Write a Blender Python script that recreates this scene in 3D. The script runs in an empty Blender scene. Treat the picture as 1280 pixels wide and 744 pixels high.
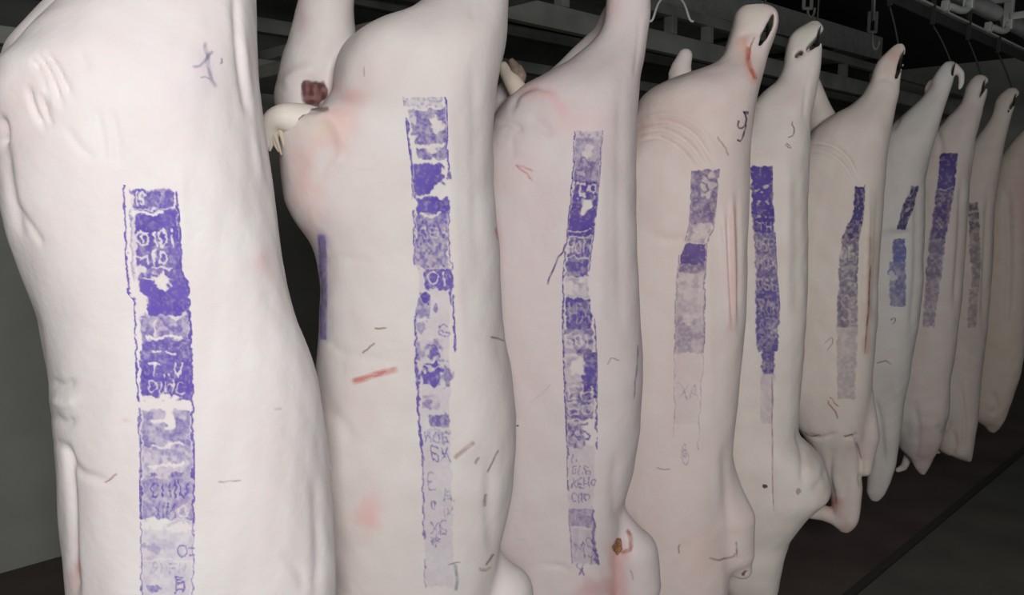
import bpy, math, random
import numpy as np
from mathutils import Vector
from mathutils.bvhtree import BVHTree

# ------------------------------------------------------------------ camera, world, light, exposure
FOCAL = 1000.0            # focal length in pixels of a 1280 x 744 frame
PITCH = math.radians(7.2)
CAM_H = 1.6
scene = bpy.context.scene
col = scene.collection
cam_data = bpy.data.cameras.new('camera')
cam_data.sensor_width = 36.0
cam_data.lens = 36.0 * FOCAL / 1280.0
cam_data.clip_start = 0.05
cam = bpy.data.objects.new('camera', cam_data)
cam.location = (0, 0, CAM_H)
cam.rotation_euler = (math.pi / 2 - PITCH, 0, 0)
col.objects.link(cam)
scene.camera = cam

world = bpy.data.worlds.new('cold_store_air')
world.use_nodes = True
world.node_tree.nodes['Background'].inputs[0].default_value = (0.78, 0.80, 0.80, 1)
world.node_tree.nodes['Background'].inputs[1].default_value = 0.16
scene.world = world

def area_light(name, loc, target, size, size_y, power, colour):
    l = bpy.data.lights.new(name, 'AREA')
    l.shape = 'RECTANGLE'
    l.size = size; l.size_y = size_y
    l.energy = power; l.color = colour
    o = bpy.data.objects.new(name, l)
    o.location = loc
    o.rotation_euler = (Vector(target) - Vector(loc)).to_track_quat('-Z', 'Y').to_euler()
    col.objects.link(o)
    return o
# ceiling tube luminaire over the aisle in which the photographer stands
area_light('aisle_tube_light', (0.40, -1.25, 2.10), (0.6, 2.2, 1.30), 1.1, 0.8, 84, (1.0, 0.985, 0.99))

scene.view_settings.view_transform = 'Standard'
scene.view_settings.look = 'None'
scene.view_settings.gamma = 1.0
scene.view_settings.use_curve_mapping = False
scene.view_settings.exposure = -0.36

rng = np.random.default_rng(7)

# ------------------------------------------------------------------ helpers
def tag(o, label=None, cat=None, group=None, kind=None):
    if label: o['label'] = label
    if cat: o['category'] = cat
    if group: o['group'] = group
    if kind: o['kind'] = kind
    return o

def empty(name, loc):
    o = bpy.data.objects.new(name, None)
    o.empty_display_size = 0.1
    o.location = loc
    col.objects.link(o)
    return o

def link_mesh(name, verts, faces, mat, parent=None, smooth=True, origin=(0, 0, 0)):
    """verts in world space; the object sits at `origin` (world); parent keeps its own location only"""
    v = np.asarray(verts, dtype=np.float64) - np.asarray(origin, dtype=np.float64)
    me = bpy.data.meshes.new(name)
    me.from_pydata(v.tolist(), [], faces if isinstance(faces, list) else faces.tolist())
    if smooth:
        me.polygons.foreach_set('use_smooth', np.ones(len(me.polygons), dtype=bool))
    me.materials.append(mat)
    me.update()
    o = bpy.data.objects.new(name, me)
    col.objects.link(o)
    if parent is not None:
        o.parent = parent
        o.location = (0, 0, 0) if parent.parent is not None else Vector(origin) - parent.location
    else:
        o.location = origin
    return o

def pixel_ray(px, py):
    dx = (px - 640.0) / FOCAL; dy = (372.0 - py) / FOCAL
    c, s = math.cos(PITCH), math.sin(PITCH)
    return dx, c + dy * s, -s + dy * c

def at_depth(px, py, Y):
    x, y, z = pixel_ray(px, py)
    k = Y / y
    return Vector((x * k, Y, CAM_H + z * k))

def at_height(px, py, Z):
    x, y, z = pixel_ray(px, py)
    k = (Z - CAM_H) / z
    return Vector((x * k, y * k, Z))

def project(V):
    """world points (n,3) -> pixel coordinates"""
    c, s = math.cos(PITCH), math.sin(PITCH)
    X = V[:, 0]; Y = V[:, 1]; Z = V[:, 2] - CAM_H
    f = Y * c - Z * s
    u = Y * s + Z * c
    return 640 + FOCAL * X / f, 372 - FOCAL * u / f

def value_noise(h, w, cell, seed):
    """smooth value noise on an h x w raster in 0..1"""
    r = np.random.default_rng(seed)
    gh, gw = int(h / cell) + 3, int(w / cell) + 3
    g = r.random((gh, gw))
    y = np.arange(h) / cell; x = np.arange(w) / cell
    yi = y.astype(int); xi = x.astype(int)
    fy = (y - yi)[:, None]; fx = (x - xi)[None, :]
    fy = fy * fy * (3 - 2 * fy); fx = fx * fx * (3 - 2 * fx)
    a = g[yi][:, xi]; b = g[yi][:, xi + 1]; c = g[yi + 1][:, xi]; d = g[yi + 1][:, xi + 1]
    return (a * (1 - fx) + b * fx) * (1 - fy) + (c * (1 - fx) + d * fx) * fy

# ------------------------------------------------------------------ materials
def principled(name, colour, rough=0.6, metal=0.0, noise=None, bump=0.0, scale=20.0, spec=0.5):
    m = bpy.data.materials.new(name)
    m.use_nodes = True
    nt = m.node_tree; b = nt.nodes['Principled BSDF']
    b.inputs['Roughness'].default_value = rough
    b.inputs['Metallic'].default_value = metal
    b.inputs['Specular IOR Level'].default_value = spec
    b.inputs['Base Color'].default_value = (*colour, 1)
    if noise or bump:
        tc = nt.nodes.new('ShaderNodeTexCoord')
        n = nt.nodes.new('ShaderNodeTexNoise')
        n.inputs['Scale'].default_value = scale; n.inputs['Detail'].default_value = 6
        nt.links.new(tc.outputs['Object'], n.inputs['Vector'])
        if noise:
            r = nt.nodes.new('ShaderNodeValToRGB')
            r.color_ramp.elements[0].position = 0.3; r.color_ramp.elements[1].position = 0.72
            r.color_ramp.elements[0].color = (*noise, 1); r.color_ramp.elements[1].color = (*colour, 1)
            nt.links.new(n.outputs['Fac'], r.inputs['Fac'])
            nt.links.new(r.outputs['Color'], b.inputs['Base Color'])
        if bump:
            bp = nt.nodes.new('ShaderNodeBump')
            bp.inputs['Strength'].default_value = bump; bp.inputs['Distance'].default_value = 0.01
            nt.links.new(n.outputs['Fac'], bp.inputs['Height'])
            nt.links.new(bp.outputs['Normal'], b.inputs['Normal'])
    return m

def skin_material():
    m = bpy.data.materials.new('pork_skin')
    m.use_nodes = True
    nt = m.node_tree; b = nt.nodes['Principled BSDF']
    at = nt.nodes.new('ShaderNodeAttribute'); at.attribute_name = 'skin'
    tc = nt.nodes.new('ShaderNodeTexCoord')
    n1 = nt.nodes.new('ShaderNodeTexNoise'); n1.inputs['Scale'].default_value = 9; n1.inputs['Detail'].default_value = 5
    n2 = nt.nodes.new('ShaderNodeTexNoise'); n2.inputs['Scale'].default_value = 55; n2.inputs['Detail'].default_value = 4
    for n in (n1, n2): nt.links.new(tc.outputs['Object'], n.inputs['Vector'])
    r1 = nt.nodes.new('ShaderNodeValToRGB')
    r1.color_ramp.elements[0].position = 0.32; r1.color_ramp.elements[0].color = (0.965, 0.915, 0.905, 1)
    r1.color_ramp.elements[1].position = 0.68; r1.color_ramp.elements[1].color = (1, 1, 0.985, 1)
    nt.links.new(n1.outputs['Fac'], r1.inputs['Fac'])
    mx = nt.nodes.new('ShaderNodeMix'); mx.data_type = 'RGBA'; mx.blend_type = 'MULTIPLY'
    mx.inputs['Factor'].default_value = 1.0
    nt.links.new(at.outputs['Color'], mx.inputs['A']); nt.links.new(r1.outputs['Color'], mx.inputs['B'])
    nt.links.new(mx.outputs['Result'], b.inputs['Base Color'])
    bp = nt.nodes.new('ShaderNodeBump'); bp.inputs['Strength'].default_value = 0.30; bp.inputs['Distance'].default_value = 0.004
    nt.links.new(n2.outputs['Fac'], bp.inputs['Height']); nt.links.new(bp.outputs['Normal'], b.inputs['Normal'])
    b.inputs['Roughness'].default_value = 0.55
    b.inputs['Specular IOR Level'].default_value = 0.3
    b.inputs['Subsurface Weight'].default_value = 0.12
    b.inputs['Subsurface Radius'].default_value = (1.0, 0.45, 0.3)
    b.inputs['Subsurface Scale'].default_value = 0.008
    return m

def ink_material():
    """print, pen and scratches: colour and coverage come with the mark's own mesh"""
    m = bpy.data.materials.new('skin_mark_ink')
    m.use_nodes = True
    nt = m.node_tree; b = nt.nodes['Principled BSDF']
    at = nt.nodes.new('ShaderNodeAttribute'); at.attribute_name = 'ink'
    nt.links.new(at.outputs['Color'], b.inputs['Base Color'])
    nt.links.new(at.outputs['Alpha'], b.inputs['Alpha'])
    b.inputs['Roughness'].default_value = 0.6
    b.inputs['Specular IOR Level'].default_value = 0.25
    return m

SKIN = skin_material()
INK = ink_material()
STEEL = principled('dull_galvanised_steel', (0.52, 0.55, 0.52), 0.5, 0.1, noise=(0.36, 0.38, 0.36), scale=14)
PALE_STEEL = principled('pale_painted_steel', (0.75, 0.77, 0.75), 0.5, 0.0, noise=(0.6, 0.62, 0.6), scale=10)
RAIL_STEEL = principled('dark_rail_steel', (0.045, 0.047, 0.045), 0.45, 0.4, noise=(0.03, 0.03, 0.03), scale=20)
HOOK_STEEL = principled('hook_steel', (0.022, 0.020, 0.018), 0.6, 0.0, noise=(0.014, 0.012, 0.011), scale=30)
WALL = principled('grey_wall_plaster', (0.40, 0.41, 0.375), 0.7, noise=(0.31, 0.32, 0.29), bump=0.2, scale=3)
FLOOR = principled('dark_wet_floor', (0.15, 0.115, 0.105), 0.55, noise=(0.085, 0.062, 0.056), bump=0.3, scale=2.5)
FLOOR_GREY = principled('grey_floor_slab', (0.135, 0.135, 0.115), 0.6, noise=(0.085, 0.085, 0.075), bump=0.3, scale=3)
CEIL = principled('dark_ceiling_paint', (0.035, 0.036, 0.034), 0.8, noise=(0.02, 0.02, 0.02), scale=3)
BEAM = principled('grey_beam_paint', (0.46, 0.47, 0.43), 0.6, noise=(0.28, 0.29, 0.265), scale=5)
BAND = principled('dark_wall_band', (0.11, 0.112, 0.105), 0.7, noise=(0.07, 0.072, 0.068), scale=4)
DRAIN = principled('black_drain_channel', (0.05, 0.046, 0.043), 0.6)

# ------------------------------------------------------------------ the room
ROW = Vector((0.712, 0.702, 0)).normalized()        # direction in which the row of carcasses runs
PERP = Vector((-ROW.y, ROW.x, 0))                   # away from the aisle, behind the row
ROW0 = Vector((-0.50, 1.26, 0))                     # where the first carcass hangs

def rp(a, b, z):
    """a metres along the row, b metres behind it"""
    return ROW0 + ROW * a + PERP * b + Vector((0, 0, z))

def bar_geometry(p0, p1, w, h, up=Vector((0, 0, 1))):
    p0 = Vector(p0); p1 = Vector(p1)
    d = (p1 - p0).normalized()
    s = d.cross(up)
    if s.length < 1e-4: s = d.cross(ROW)
    s.normalize(); u = s.cross(d).normalized()
    V = []
    for p in (p0, p1):
        for a, b in ((-1, -1), (1, -1), (1, 1), (-1, 1)):
            V.append(p + s * (a * w / 2) + u * (b * h / 2))
    F = [[0, 1, 2, 3], [7, 6, 5, 4], [0, 4, 5, 1], [1, 5, 6, 2], [2, 6, 7, 3], [3, 7, 4, 0]]
    return [tuple(v) for v in V], F

def bars(name, lst, mat, parent=None, origin=(0, 0, 0), bevel=0.004):
    V, F = [], []
    for p0, p1, w, h in lst:
        v, f = bar_geometry(p0, p1, w, h)
        n = len(V); V += v; F += [[i + n for i in q] for q in f]
    o = link_mesh(name, V, F, mat, parent, smooth=False, origin=origin)
    if bevel:
        b = o.modifiers.new('bevel', 'BEVEL'); b.width = bevel; b.segments = 2
    return o

def tube(name, pts, radii, mat, parent=None, origin=(0, 0, 0), seg=10, flat=1.0):
    pts = [Vector(p) for p in pts]
    V, F = [], []
    n = len(pts)
    prev = None
    for i, p in enumerate(pts):
        d = (pts[min(i + 1, n - 1)] - pts[max(i - 1, 0)]).normalized()
        ref = prev if prev is not None else (Vector((0, 0, 1)) if abs(d.z) < 0.9 else Vector((1, 0, 0)))
        s = (ref - d * ref.dot(d)).normalized(); prev = s
        u = d.cross(s)
        r = radii[i] if isinstance(radii, (list, tuple)) else radii
        for k in range(seg):
            a = 2 * math.pi * k / seg
            V.append(tuple(p + s * (r * math.cos(a)) + u * (r * flat * math.sin(a))))
    for i in range(n - 1):
        for k in range(seg):
            k2 = (k + 1) % seg
            F.append([i * seg + k, i * seg + k2, (i + 1) * seg + k2, (i + 1) * seg + k])
    V.append(tuple(pts[0])); V.append(tuple(pts[-1]))
    a, b = len(V) - 2, len(V) - 1
    for k in range(seg):
        k2 = (k + 1) % seg
        F.append([a, k2, k]); F.append([b, (n - 1) * seg + k, (n - 1) * seg + k2])
    return link_mesh(name, V, F, mat, parent, origin=origin)

def smooth_path(pts, n=24):
    P = [Vector(p) for p in pts]
    P = [P[0] * 2 - P[1]] + P + [P[-1] * 2 - P[-2]]
    out = []
    segs = len(P) - 3
    for i in range(segs):
        a, b, c, d = P[i:i + 4]
        for k in range(max(2, n // segs)):
            t = k / max(2, n // segs)
            out.append(0.5 * ((2 * b) + (c - a) * t + (2 * a - 5 * b + 4 * c - d) * t * t + (3 * b - a - 3 * c + d) * t ** 3))
    out.append(P[-2])
    return out

def slab(name, corners, thick, mat, down=True):
    c = [Vector(p) for p in corners]
    off = Vector((0, 0, -thick if down else thick))
    V = [tuple(p) for p in c] + [tuple(p + off) for p in c]
    F = [[0, 1, 2, 3], [7, 6, 5, 4], [0, 4, 5, 1], [1, 5, 6, 2], [2, 6, 7, 3], [3, 7, 4, 0]]
    return link_mesh(name, V, F, mat, smooth=False)

CEIL_Z = 3.0
A0, A1, B0, B1 = -3.4, 9.0, -3.2, 2.6
tag(slab('floor', [rp(A0, B0, 0), rp(A1, B0, 0), rp(A1, B1, 0), rp(A0, B1, 0)], 0.1, FLOOR), 'dark brown wet floor under the hanging carcasses', kind='structure')
tag(slab('ceiling', [rp(A0, B0, CEIL_Z), rp(A1, B0, CEIL_Z), rp(A1, B1, CEIL_Z), rp(A0, B1, CEIL_Z)], 0.1, CEIL, False), 'dark ceiling above the meat rails', kind='structure')
def wall(name, p0, p1, label):
    o = bars(name, [(p0 + Vector((0, 0, CEIL_Z / 2)), p1 + Vector((0, 0, CEIL_Z / 2)), 0.12, CEIL_Z)], WALL, bevel=0)
    return tag(o, label, kind='structure')
wall('wall_back', rp(A0, B1 + 0.06, 0), rp(A1, B1 + 0.06, 0), 'grey wall behind the row of carcasses')
wall('wall_right', rp(A1 + 0.06, B0, 0), rp(A1 + 0.06, B1, 0), 'dark grey wall at the far end of the row')
wall('wall_left', rp(A0 - 0.06, B0, 0), rp(A0 - 0.06, B1, 0), 'dark grey wall at the near end of the row')

# ------------------------------------------------------------------ carcass builder: an implicit body, meshed
def surface_nets(vol, origin, h):
    nx, ny, nz = vol.shape
    ins = vol < 0
    cnt = np.zeros((nx - 1, ny - 1, nz - 1), np.int8)
    corners = [(i, j, k) for i in (0, 1) for j in (0, 1) for k in (0, 1)]
    for i, j, k in corners:
        cnt += ins[i:nx - 1 + i, j:ny - 1 + j, k:nz - 1 + k]
    act = np.argwhere((cnt > 0) & (cnt < 8))
    idx = -np.ones(cnt.shape, np.int64)
    idx[act[:, 0], act[:, 1], act[:, 2]] = np.arange(len(act))
    val = {c: vol[act[:, 0] + c[0], act[:, 1] + c[1], act[:, 2] + c[2]] for c in corners}
    acc = np.zeros((len(act), 3)); n = np.zeros(len(act))
    for c in corners:
        for ax in range(3):
            if c[ax] == 0:
                d = list(c); d[ax] = 1; d = tuple(d)
                a, b = val[c], val[d]
                m = (a < 0) != (b < 0)
                t = np.where(m, a / np.where(m, a - b, 1), 0)
                p = np.array(c, float)[None, :].repeat(len(act), 0)
                p[:, ax] += t
                acc += p * m[:, None]; n += m
    V = (act + acc / n[:, None]) * h + np.array(origin)
    quads = []
    for ax in range(3):
        sl0 = [slice(None)] * 3; sl1 = [slice(None)] * 3
        sl0[ax] = slice(0, -1); sl1[ax] = slice(1, None)
        a, b = ins[tuple(sl0)], ins[tuple(sl1)]
        e = np.argwhere(a != b)
        o1, o2 = (ax + 1) % 3, (ax + 2) % 3
        e = e[(e[:, o1] > 0) & (e[:, o2] > 0) & (e[:, o1] < vol.shape[o1] - 1) & (e[:, o2] < vol.shape[o2] - 1)]
        flip = a[e[:, 0], e[:, 1], e[:, 2]]
        def cell(d1, d2):
            q = e.copy(); q[:, o1] += d1; q[:, o2] += d2
            return idx[q[:, 0], q[:, 1], q[:, 2]]
        q = np.stack([cell(-1, -1), cell(0, -1), cell(0, 0), cell(-1, 0)], 1)
        q[~flip] = q[~flip][:, ::-1]
        quads.append(q)
    return V, np.concatenate(quads)

def vert_normals(V, Q):
    n = np.cross(V[Q[:, 2]] - V[Q[:, 0]], V[Q[:, 3]] - V[Q[:, 1]])
    N = np.zeros_like(V)
    for k in range(4):
        for a in range(3):
            N[:, a] += np.bincount(Q[:, k], n[:, a], len(V))
    return N / np.maximum(np.linalg.norm(N, axis=1, keepdims=True), 1e-9)

def relax(V, Q, it):
    e = np.concatenate([Q[:, [0, 1]], Q[:, [1, 2]], Q[:, [2, 3]], Q[:, [3, 0]]])
    deg = np.bincount(e[:, 0], minlength=len(V)) + np.bincount(e[:, 1], minlength=len(V))
    for _ in range(it):
        S = np.stack([np.bincount(e[:, 0], V[e[:, 1], a], len(V)) + np.bincount(e[:, 1], V[e[:, 0], a], len(V)) for a in range(3)], 1)
        V = V * 0.5 + 0.5 * S / deg[:, None]
    return V

def poly_distance(px, py, pts):
    """distance in pixels from points to a polyline, and the running parameter 0..1"""
    best = np.full(len(px), 1e9); par = np.zeros(len(px))
    n = len(pts) - 1
    for i in range(n):
        (x0, y0), (x1, y1) = pts[i][:2], pts[i + 1][:2]
        dx, dy = x1 - x0, y1 - y0
        t = np.clip(((px - x0) * dx + (py - y0) * dy) / (dx * dx + dy * dy + 1e-9), 0, 1)
        d = np.hypot(px - x0 - t * dx, py - y0 - t * dy)
        m = d < best
        best[m] = d[m]; par[m] = ((i + t) / n)[m]
    return best, par

class Frame:
    """upright plane through the carcass, square to the line of sight: s to the right, t away, z up"""
    def __init__(self, px, D):
        x = (px - 640) / FOCAL
        y = pixel_ray(px, 372)[1]
        self.P = np.array([x / y * D, D])
        self.L = np.linalg.norm(self.P)
        self.d = self.P / self.L
        self.r = np.array([self.d[1], -self.d[0]])
    def stz(self, px, py, t=0.0):
        x, y, z = pixel_ray(px, py)
        k = (self.L + t) / (x * self.d[0] + y * self.d[1])
        return np.array([k * (x * self.r[0] + y * self.r[1]), t, CAM_H + k * z])
    def scale(self, px, py, t=0.0):
        """metres per pixel there"""
        a = self.stz(px - 1, py, t); b = self.stz(px + 1, py, t)
        return np.linalg.norm(a - b) / 2
    def world(self, V):
        V = np.atleast_2d(V)
        xy = self.P[None, :] + V[:, [0]] * self.r[None, :] + V[:, [1]] * self.d[None, :]
        return np.column_stack([xy, V[:, 2]])

def smin(a, b, k):
    h = np.clip(0.5 + 0.5 * (b - a) / k, 0, 1)
    return b * (1 - h) + a * h - k * h * (1 - h)

class Carcass:
    pass

def make_carcass(label, D, rows, limbs=(), cuts=(), voxel=0.007, bmax=0.17, power=2.7, colour=(0.80, 0.72, 0.69),
                 creases=(), blotches=(), seed=0, lump=0.0025, blend=0.035, hidden=None):
    if hidden:                                          # the flank goes on behind the neighbour
        am, y0, y1, y2, y3 = hidden
        rows = [(y, xl - am * min(max((y - y0) / (y1 - y0), 0), 1) * min(max((y3 - y) / (y3 - y2), 0), 1), xr) for y, xl, xr in rows]
    mid = [r for r in rows if 150 < r[0] < 500]
    fr = Frame(sum((r[1] + r[2]) / 2 for r in mid) / len(mid), D)
    zz, cc, aa = [], [], []
    for y, xl, xr in rows:
        l = fr.stz(xl, y); r = fr.stz(xr, y)
        zz.append((l[2] + r[2]) / 2); cc.append((l[0] + r[0]) / 2); aa.append((r[0] - l[0]) / 2)
    o = np.argsort(zz)
    zz, cc, aa = np.array(zz)[o], np.array(cc)[o], np.array(aa)[o]
    tz = np.linspace(zz[0], zz[-1], 500)
    step = tz[1] - tz[0]
    def table(v, sig):
        f = np.interp(tz, zz, v)
        n = max(1, int(sig / step)); k = np.exp(-0.5 * (np.arange(-3 * n, 3 * n + 1) / n) ** 2); k /= k.sum()
        return np.convolve(np.pad(f, 3 * n, mode='reflect', reflect_type='odd'), k, 'valid')
    ta, tc = table(aa, 0.008), table(cc, 0.008)
    ta = np.maximum(ta, 0.004)
    tb = np.minimum(ta * 1.02, bmax + 0.02 * np.tanh((ta - bmax) / 0.05))
    tb = np.maximum(table(np.interp(zz, tz, tb), 0.02), 0.004)
    prim = []
    for lb in limbs:
        pts = []
        t0 = lb.get('t', 0.0)
        for q in lb['p']:
            t = q[3] if len(q) > 3 else t0
            pts.append((fr.stz(q[0], q[1], t), q[2] * fr.scale(q[0], q[1], t)))
        prim.append((pts, lb.get('k', blend)))
    allp = [p for pts, _ in prim for p in pts]
    s0 = min([(tc - ta).min()] + [p[0][0] - p[1] for p in allp]) - 0.03
    s1 = max([(tc + ta).max()] + [p[0][0] + p[1] for p in allp]) + 0.03
    t0 = min([-tb.max()] + [p[0][1] - p[1] for p in allp]) - 0.03
    t1 = max([tb.max()] + [p[0][1] + p[1] for p in allp]) + 0.03
    z0 = min([tz[0]] + [p[0][2] - p[1] for p in allp]) - 0.03
    z1 = max([tz[-1]] + [p[0][2] + p[1] for p in allp]) + 0.03
    gs = np.arange(s0, s1, voxel, dtype=np.float32); gt = np.arange(t0, t1, voxel, dtype=np.float32); gz = np.arange(z0, z1, voxel, dtype=np.float32)
    a = np.interp(gz, tz, ta).astype(np.float32)[None, None, :]; b = np.interp(gz, tz, tb).astype(np.float32)[None, None, :]
    c = np.interp(gz, tz, tc).astype(np.float32)[None, None, :]
    S = gs[:, None, None]; T = gt[None, :, None]; Z = gz[None, None, :]
    q = ((np.abs(S - c) / a) ** power + (np.abs(T) / b) ** power) ** (1.0 / power)
    vol = (q - 1) * np.minimum(a, b)
    end = np.maximum(tz[0] - Z, Z - tz[-1])
    vol = np.maximum(vol, end)
    for pts, k in prim:
        best = None
        for (p0, r0), (p1, r1) in zip(pts[:-1], pts[1:]):
            dv = p1 - p0; L2 = float(dv @ dv) + 1e-9
            h = np.clip(((S - p0[0]) * dv[0] + (T - p0[1]) * dv[1] + (Z - p0[2]) * dv[2]) / L2, 0, 1)
            dd = np.sqrt((S - p0[0] - h * dv[0]) ** 2 + (T - p0[1] - h * dv[1]) ** 2 + (Z - p0[2] - h * dv[2]) ** 2) - (r0 + h * (r1 - r0))
            best = dd if best is None else np.minimum(best, dd)
        vol = smin(vol, best, k)
    for pts in cuts:                                    # slits that go right through
        for (x0, y0, r0), (x1, y1, r1) in zip(pts[:-1], pts[1:]):
            p0 = fr.stz(x0, y0); p1 = fr.stz(x1, y1); m = fr.scale(x0, y0)
            d0, d1 = p1[0] - p0[0], p1[2] - p0[2]
            h = np.clip(((S - p0[0]) * d0 + (Z - p0[2]) * d1) / (d0 * d0 + d1 * d1 + 1e-9), 0, 1)
            dd = np.sqrt((S - p0[0] - h * d0) ** 2 + (Z - p0[2] - h * d1) ** 2) - (r0 + h * (r1 - r0)) * m
            vol = np.maximum(vol, -(dd + 0 * T))
    V, Q = surface_nets(vol.astype(np.float64), (s0, t0, z0), voxel)
    V = relax(V, Q, 3)
    W = fr.world(V)
    # the frame (s, t, z) is left-handed seen from above: turn the faces round if they point inward
    N = vert_normals(W, Q)
    ctr = fr.world(np.array([[float(tc.mean()), 0, float(tz.mean())]]))[0]
    if ((W - ctr) * N).sum() < 0:
        Q = Q[:, ::-1].copy(); N = -N
    # natural unevenness of the flesh
    r = np.random.default_rng(seed + 100)
    disp = np.zeros(len(W))
    for _ in range(14):
        kv = r.normal(size=3) * np.array([16, 16, 10]); ph = r.random() * 6.28
        disp += np.sin(W @ kv + ph) / 3.7
    fine = np.zeros(len(W))
    for _ in range(16):
        kv = r.normal(size=3) * np.array([48, 48, 34]); fine += np.sin(W @ kv + r.random() * 6.28) / 4
    W = W + N * (disp * lump + fine * 0.0010)[:, None]
    px, py = project(W)
    facing = -(N[:, 0] * fr.d[0] + N[:, 1] * fr.d[1])
    front = np.clip(facing * 3 + 0.3, 0, 1)
    dd = np.zeros(len(W))
    for cr in creases:
        sp = cr['p']
        if len(sp) > 2: sp = [(q.x, q.y) for q in smooth_path([(x, y, 0) for x, y in sp], 12)]
        d, t = poly_distance(px, py, sp)
        fade = np.clip(np.minimum(t, 1 - t) * cr.get('fade', 5) + cr.get('end', 0.0), 0, 1)
        dd += cr['h'] * np.exp(-(d / cr['w']) ** 2) * fade * front
    W = W + N * dd[:, None]
    # skin colour with stains, grey edge tones and painted crevice shade
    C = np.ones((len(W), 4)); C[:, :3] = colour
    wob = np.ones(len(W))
    for j in range(12):
        kv = r.normal(size=3) * (35 if j < 6 else 90); wob += 0.16 * np.sin(W @ kv + r.random() * 6.28)
    wob = np.clip(wob, 0.7, 1.8)
    for bl in blotches:
        if 'p' in bl:
            d, _ = poly_distance(px, py, bl['p']); g = d / bl['w']
        else:
            ca, sa = math.cos(bl.get('rot', 0)), math.sin(bl.get('rot', 0))
            ux = (px - bl['c'][0]) * ca + (py - bl['c'][1]) * sa; uy = -(px - bl['c'][0]) * sa + (py - bl['c'][1]) * ca
            g = np.hypot(ux / bl['r'][0], uy / bl['r'][1])
        k = bl['k'] * np.exp(-(g * wob) ** 2) * (front > 0.02)
        C[:, :3] = C[:, :3] * (1 - k[:, None]) + np.array(bl['rgb'])[None, :] * k[:, None]
    base = (float(fr.P[0]), float(fr.P[1]), float(W[:, 2].min()))
    root = empty('pork_carcass', base)
    tag(root, label, 'pork carcass', 'pork carcasses hanging in a row')
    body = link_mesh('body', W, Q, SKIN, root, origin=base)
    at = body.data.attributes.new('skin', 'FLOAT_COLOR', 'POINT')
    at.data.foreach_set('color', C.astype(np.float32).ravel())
    k = Carcass()
    k.root, k.body, k.fr, k.base, k.colour = root, body, fr, base, colour
    k.bvh = BVHTree.FromPolygons([Vector(v) for v in W], Q.tolist())
    return k

# ------------------------------------------------------------------ marks on the skin
def hit(k, px, py):
    d = Vector(pixel_ray(px, py)).normalized()
    loc, nor, _, _ = k.bvh.ray_cast(Vector((0, 0, CAM_H)), d)
    if loc is None: return None
    if nor.dot(d) > 0: nor = -nor
    return loc, nor

def mark(k, name, grid, rgba, lift=0.0008, coarse=4, label=None):
    """grid: (nv,nu,2) pixel positions, rgba: (nv,nu,4): laid on the skin as a thin sheet of its own"""
    nv, nu = grid.shape[:2]
    iv = np.unique(np.append(np.arange(0, nv, coarse), nv - 1)); iu = np.unique(np.append(np.arange(0, nu, coarse), nu - 1))
    P = np.full((len(iv), len(iu), 3), np.nan)
    for a, i in enumerate(iv):
        for b, j in enumerate(iu):
            h = hit(k, grid[i, j, 0], grid[i, j, 1])
            if h is not None:
                P[a, b] = h[0] + h[1] * lift
    # missing hits (past the edge of the body): the sheet ends there
    def up(A):
        B = np.empty((nv, len(iu), 3)); 
        fi = np.interp(np.arange(nv), iv, np.arange(len(iv))); i0 = np.minimum(fi.astype(int), len(iv) - 2) if len(iv) > 1 else np.zeros(nv, int)
        f = (fi - i0)[:, None, None]; B = A[i0] * (1 - f) + A[np.minimum(i0 + 1, len(iv) - 1)] * f
        fj = np.interp(np.arange(nu), iu, np.arange(len(iu))); j0 = np.minimum(fj.astype(int), len(iu) - 2) if len(iu) > 1 else np.zeros(nu, int)
        g = (fj - j0)[None, :, None]
        return B[:, j0] * (1 - g) + B[:, np.minimum(j0 + 1, len(iu) - 1)] * g
    G = up(P).reshape(-1, 3)
    ok = ~np.isnan(G[:, 0])
    al = rgba[..., 3].reshape(-1)
    ids = np.arange(nv * nu).reshape(nv, nu)
    F = np.stack([ids[:-1, :-1], ids[1:, :-1], ids[1:, 1:], ids[:-1, 1:]], -1).reshape(-1, 4)
    F = F[ok[F].all(1) & (al[F].max(1) > 0.02)]
    if not len(F): return None
    used = np.unique(F); remap = -np.ones(nv * nu, int); remap[used] = np.arange(len(used))
    o = link_mesh(name, G[used], remap[F], INK, k.root, origin=k.base)
    at = o.data.attributes.new('ink', 'FLOAT_COLOR', 'POINT')
    at.data.foreach_set('color', rgba.reshape(-1, 4)[used].astype(np.float32).ravel())
    if label: o['label'] = label
    return o

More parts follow.
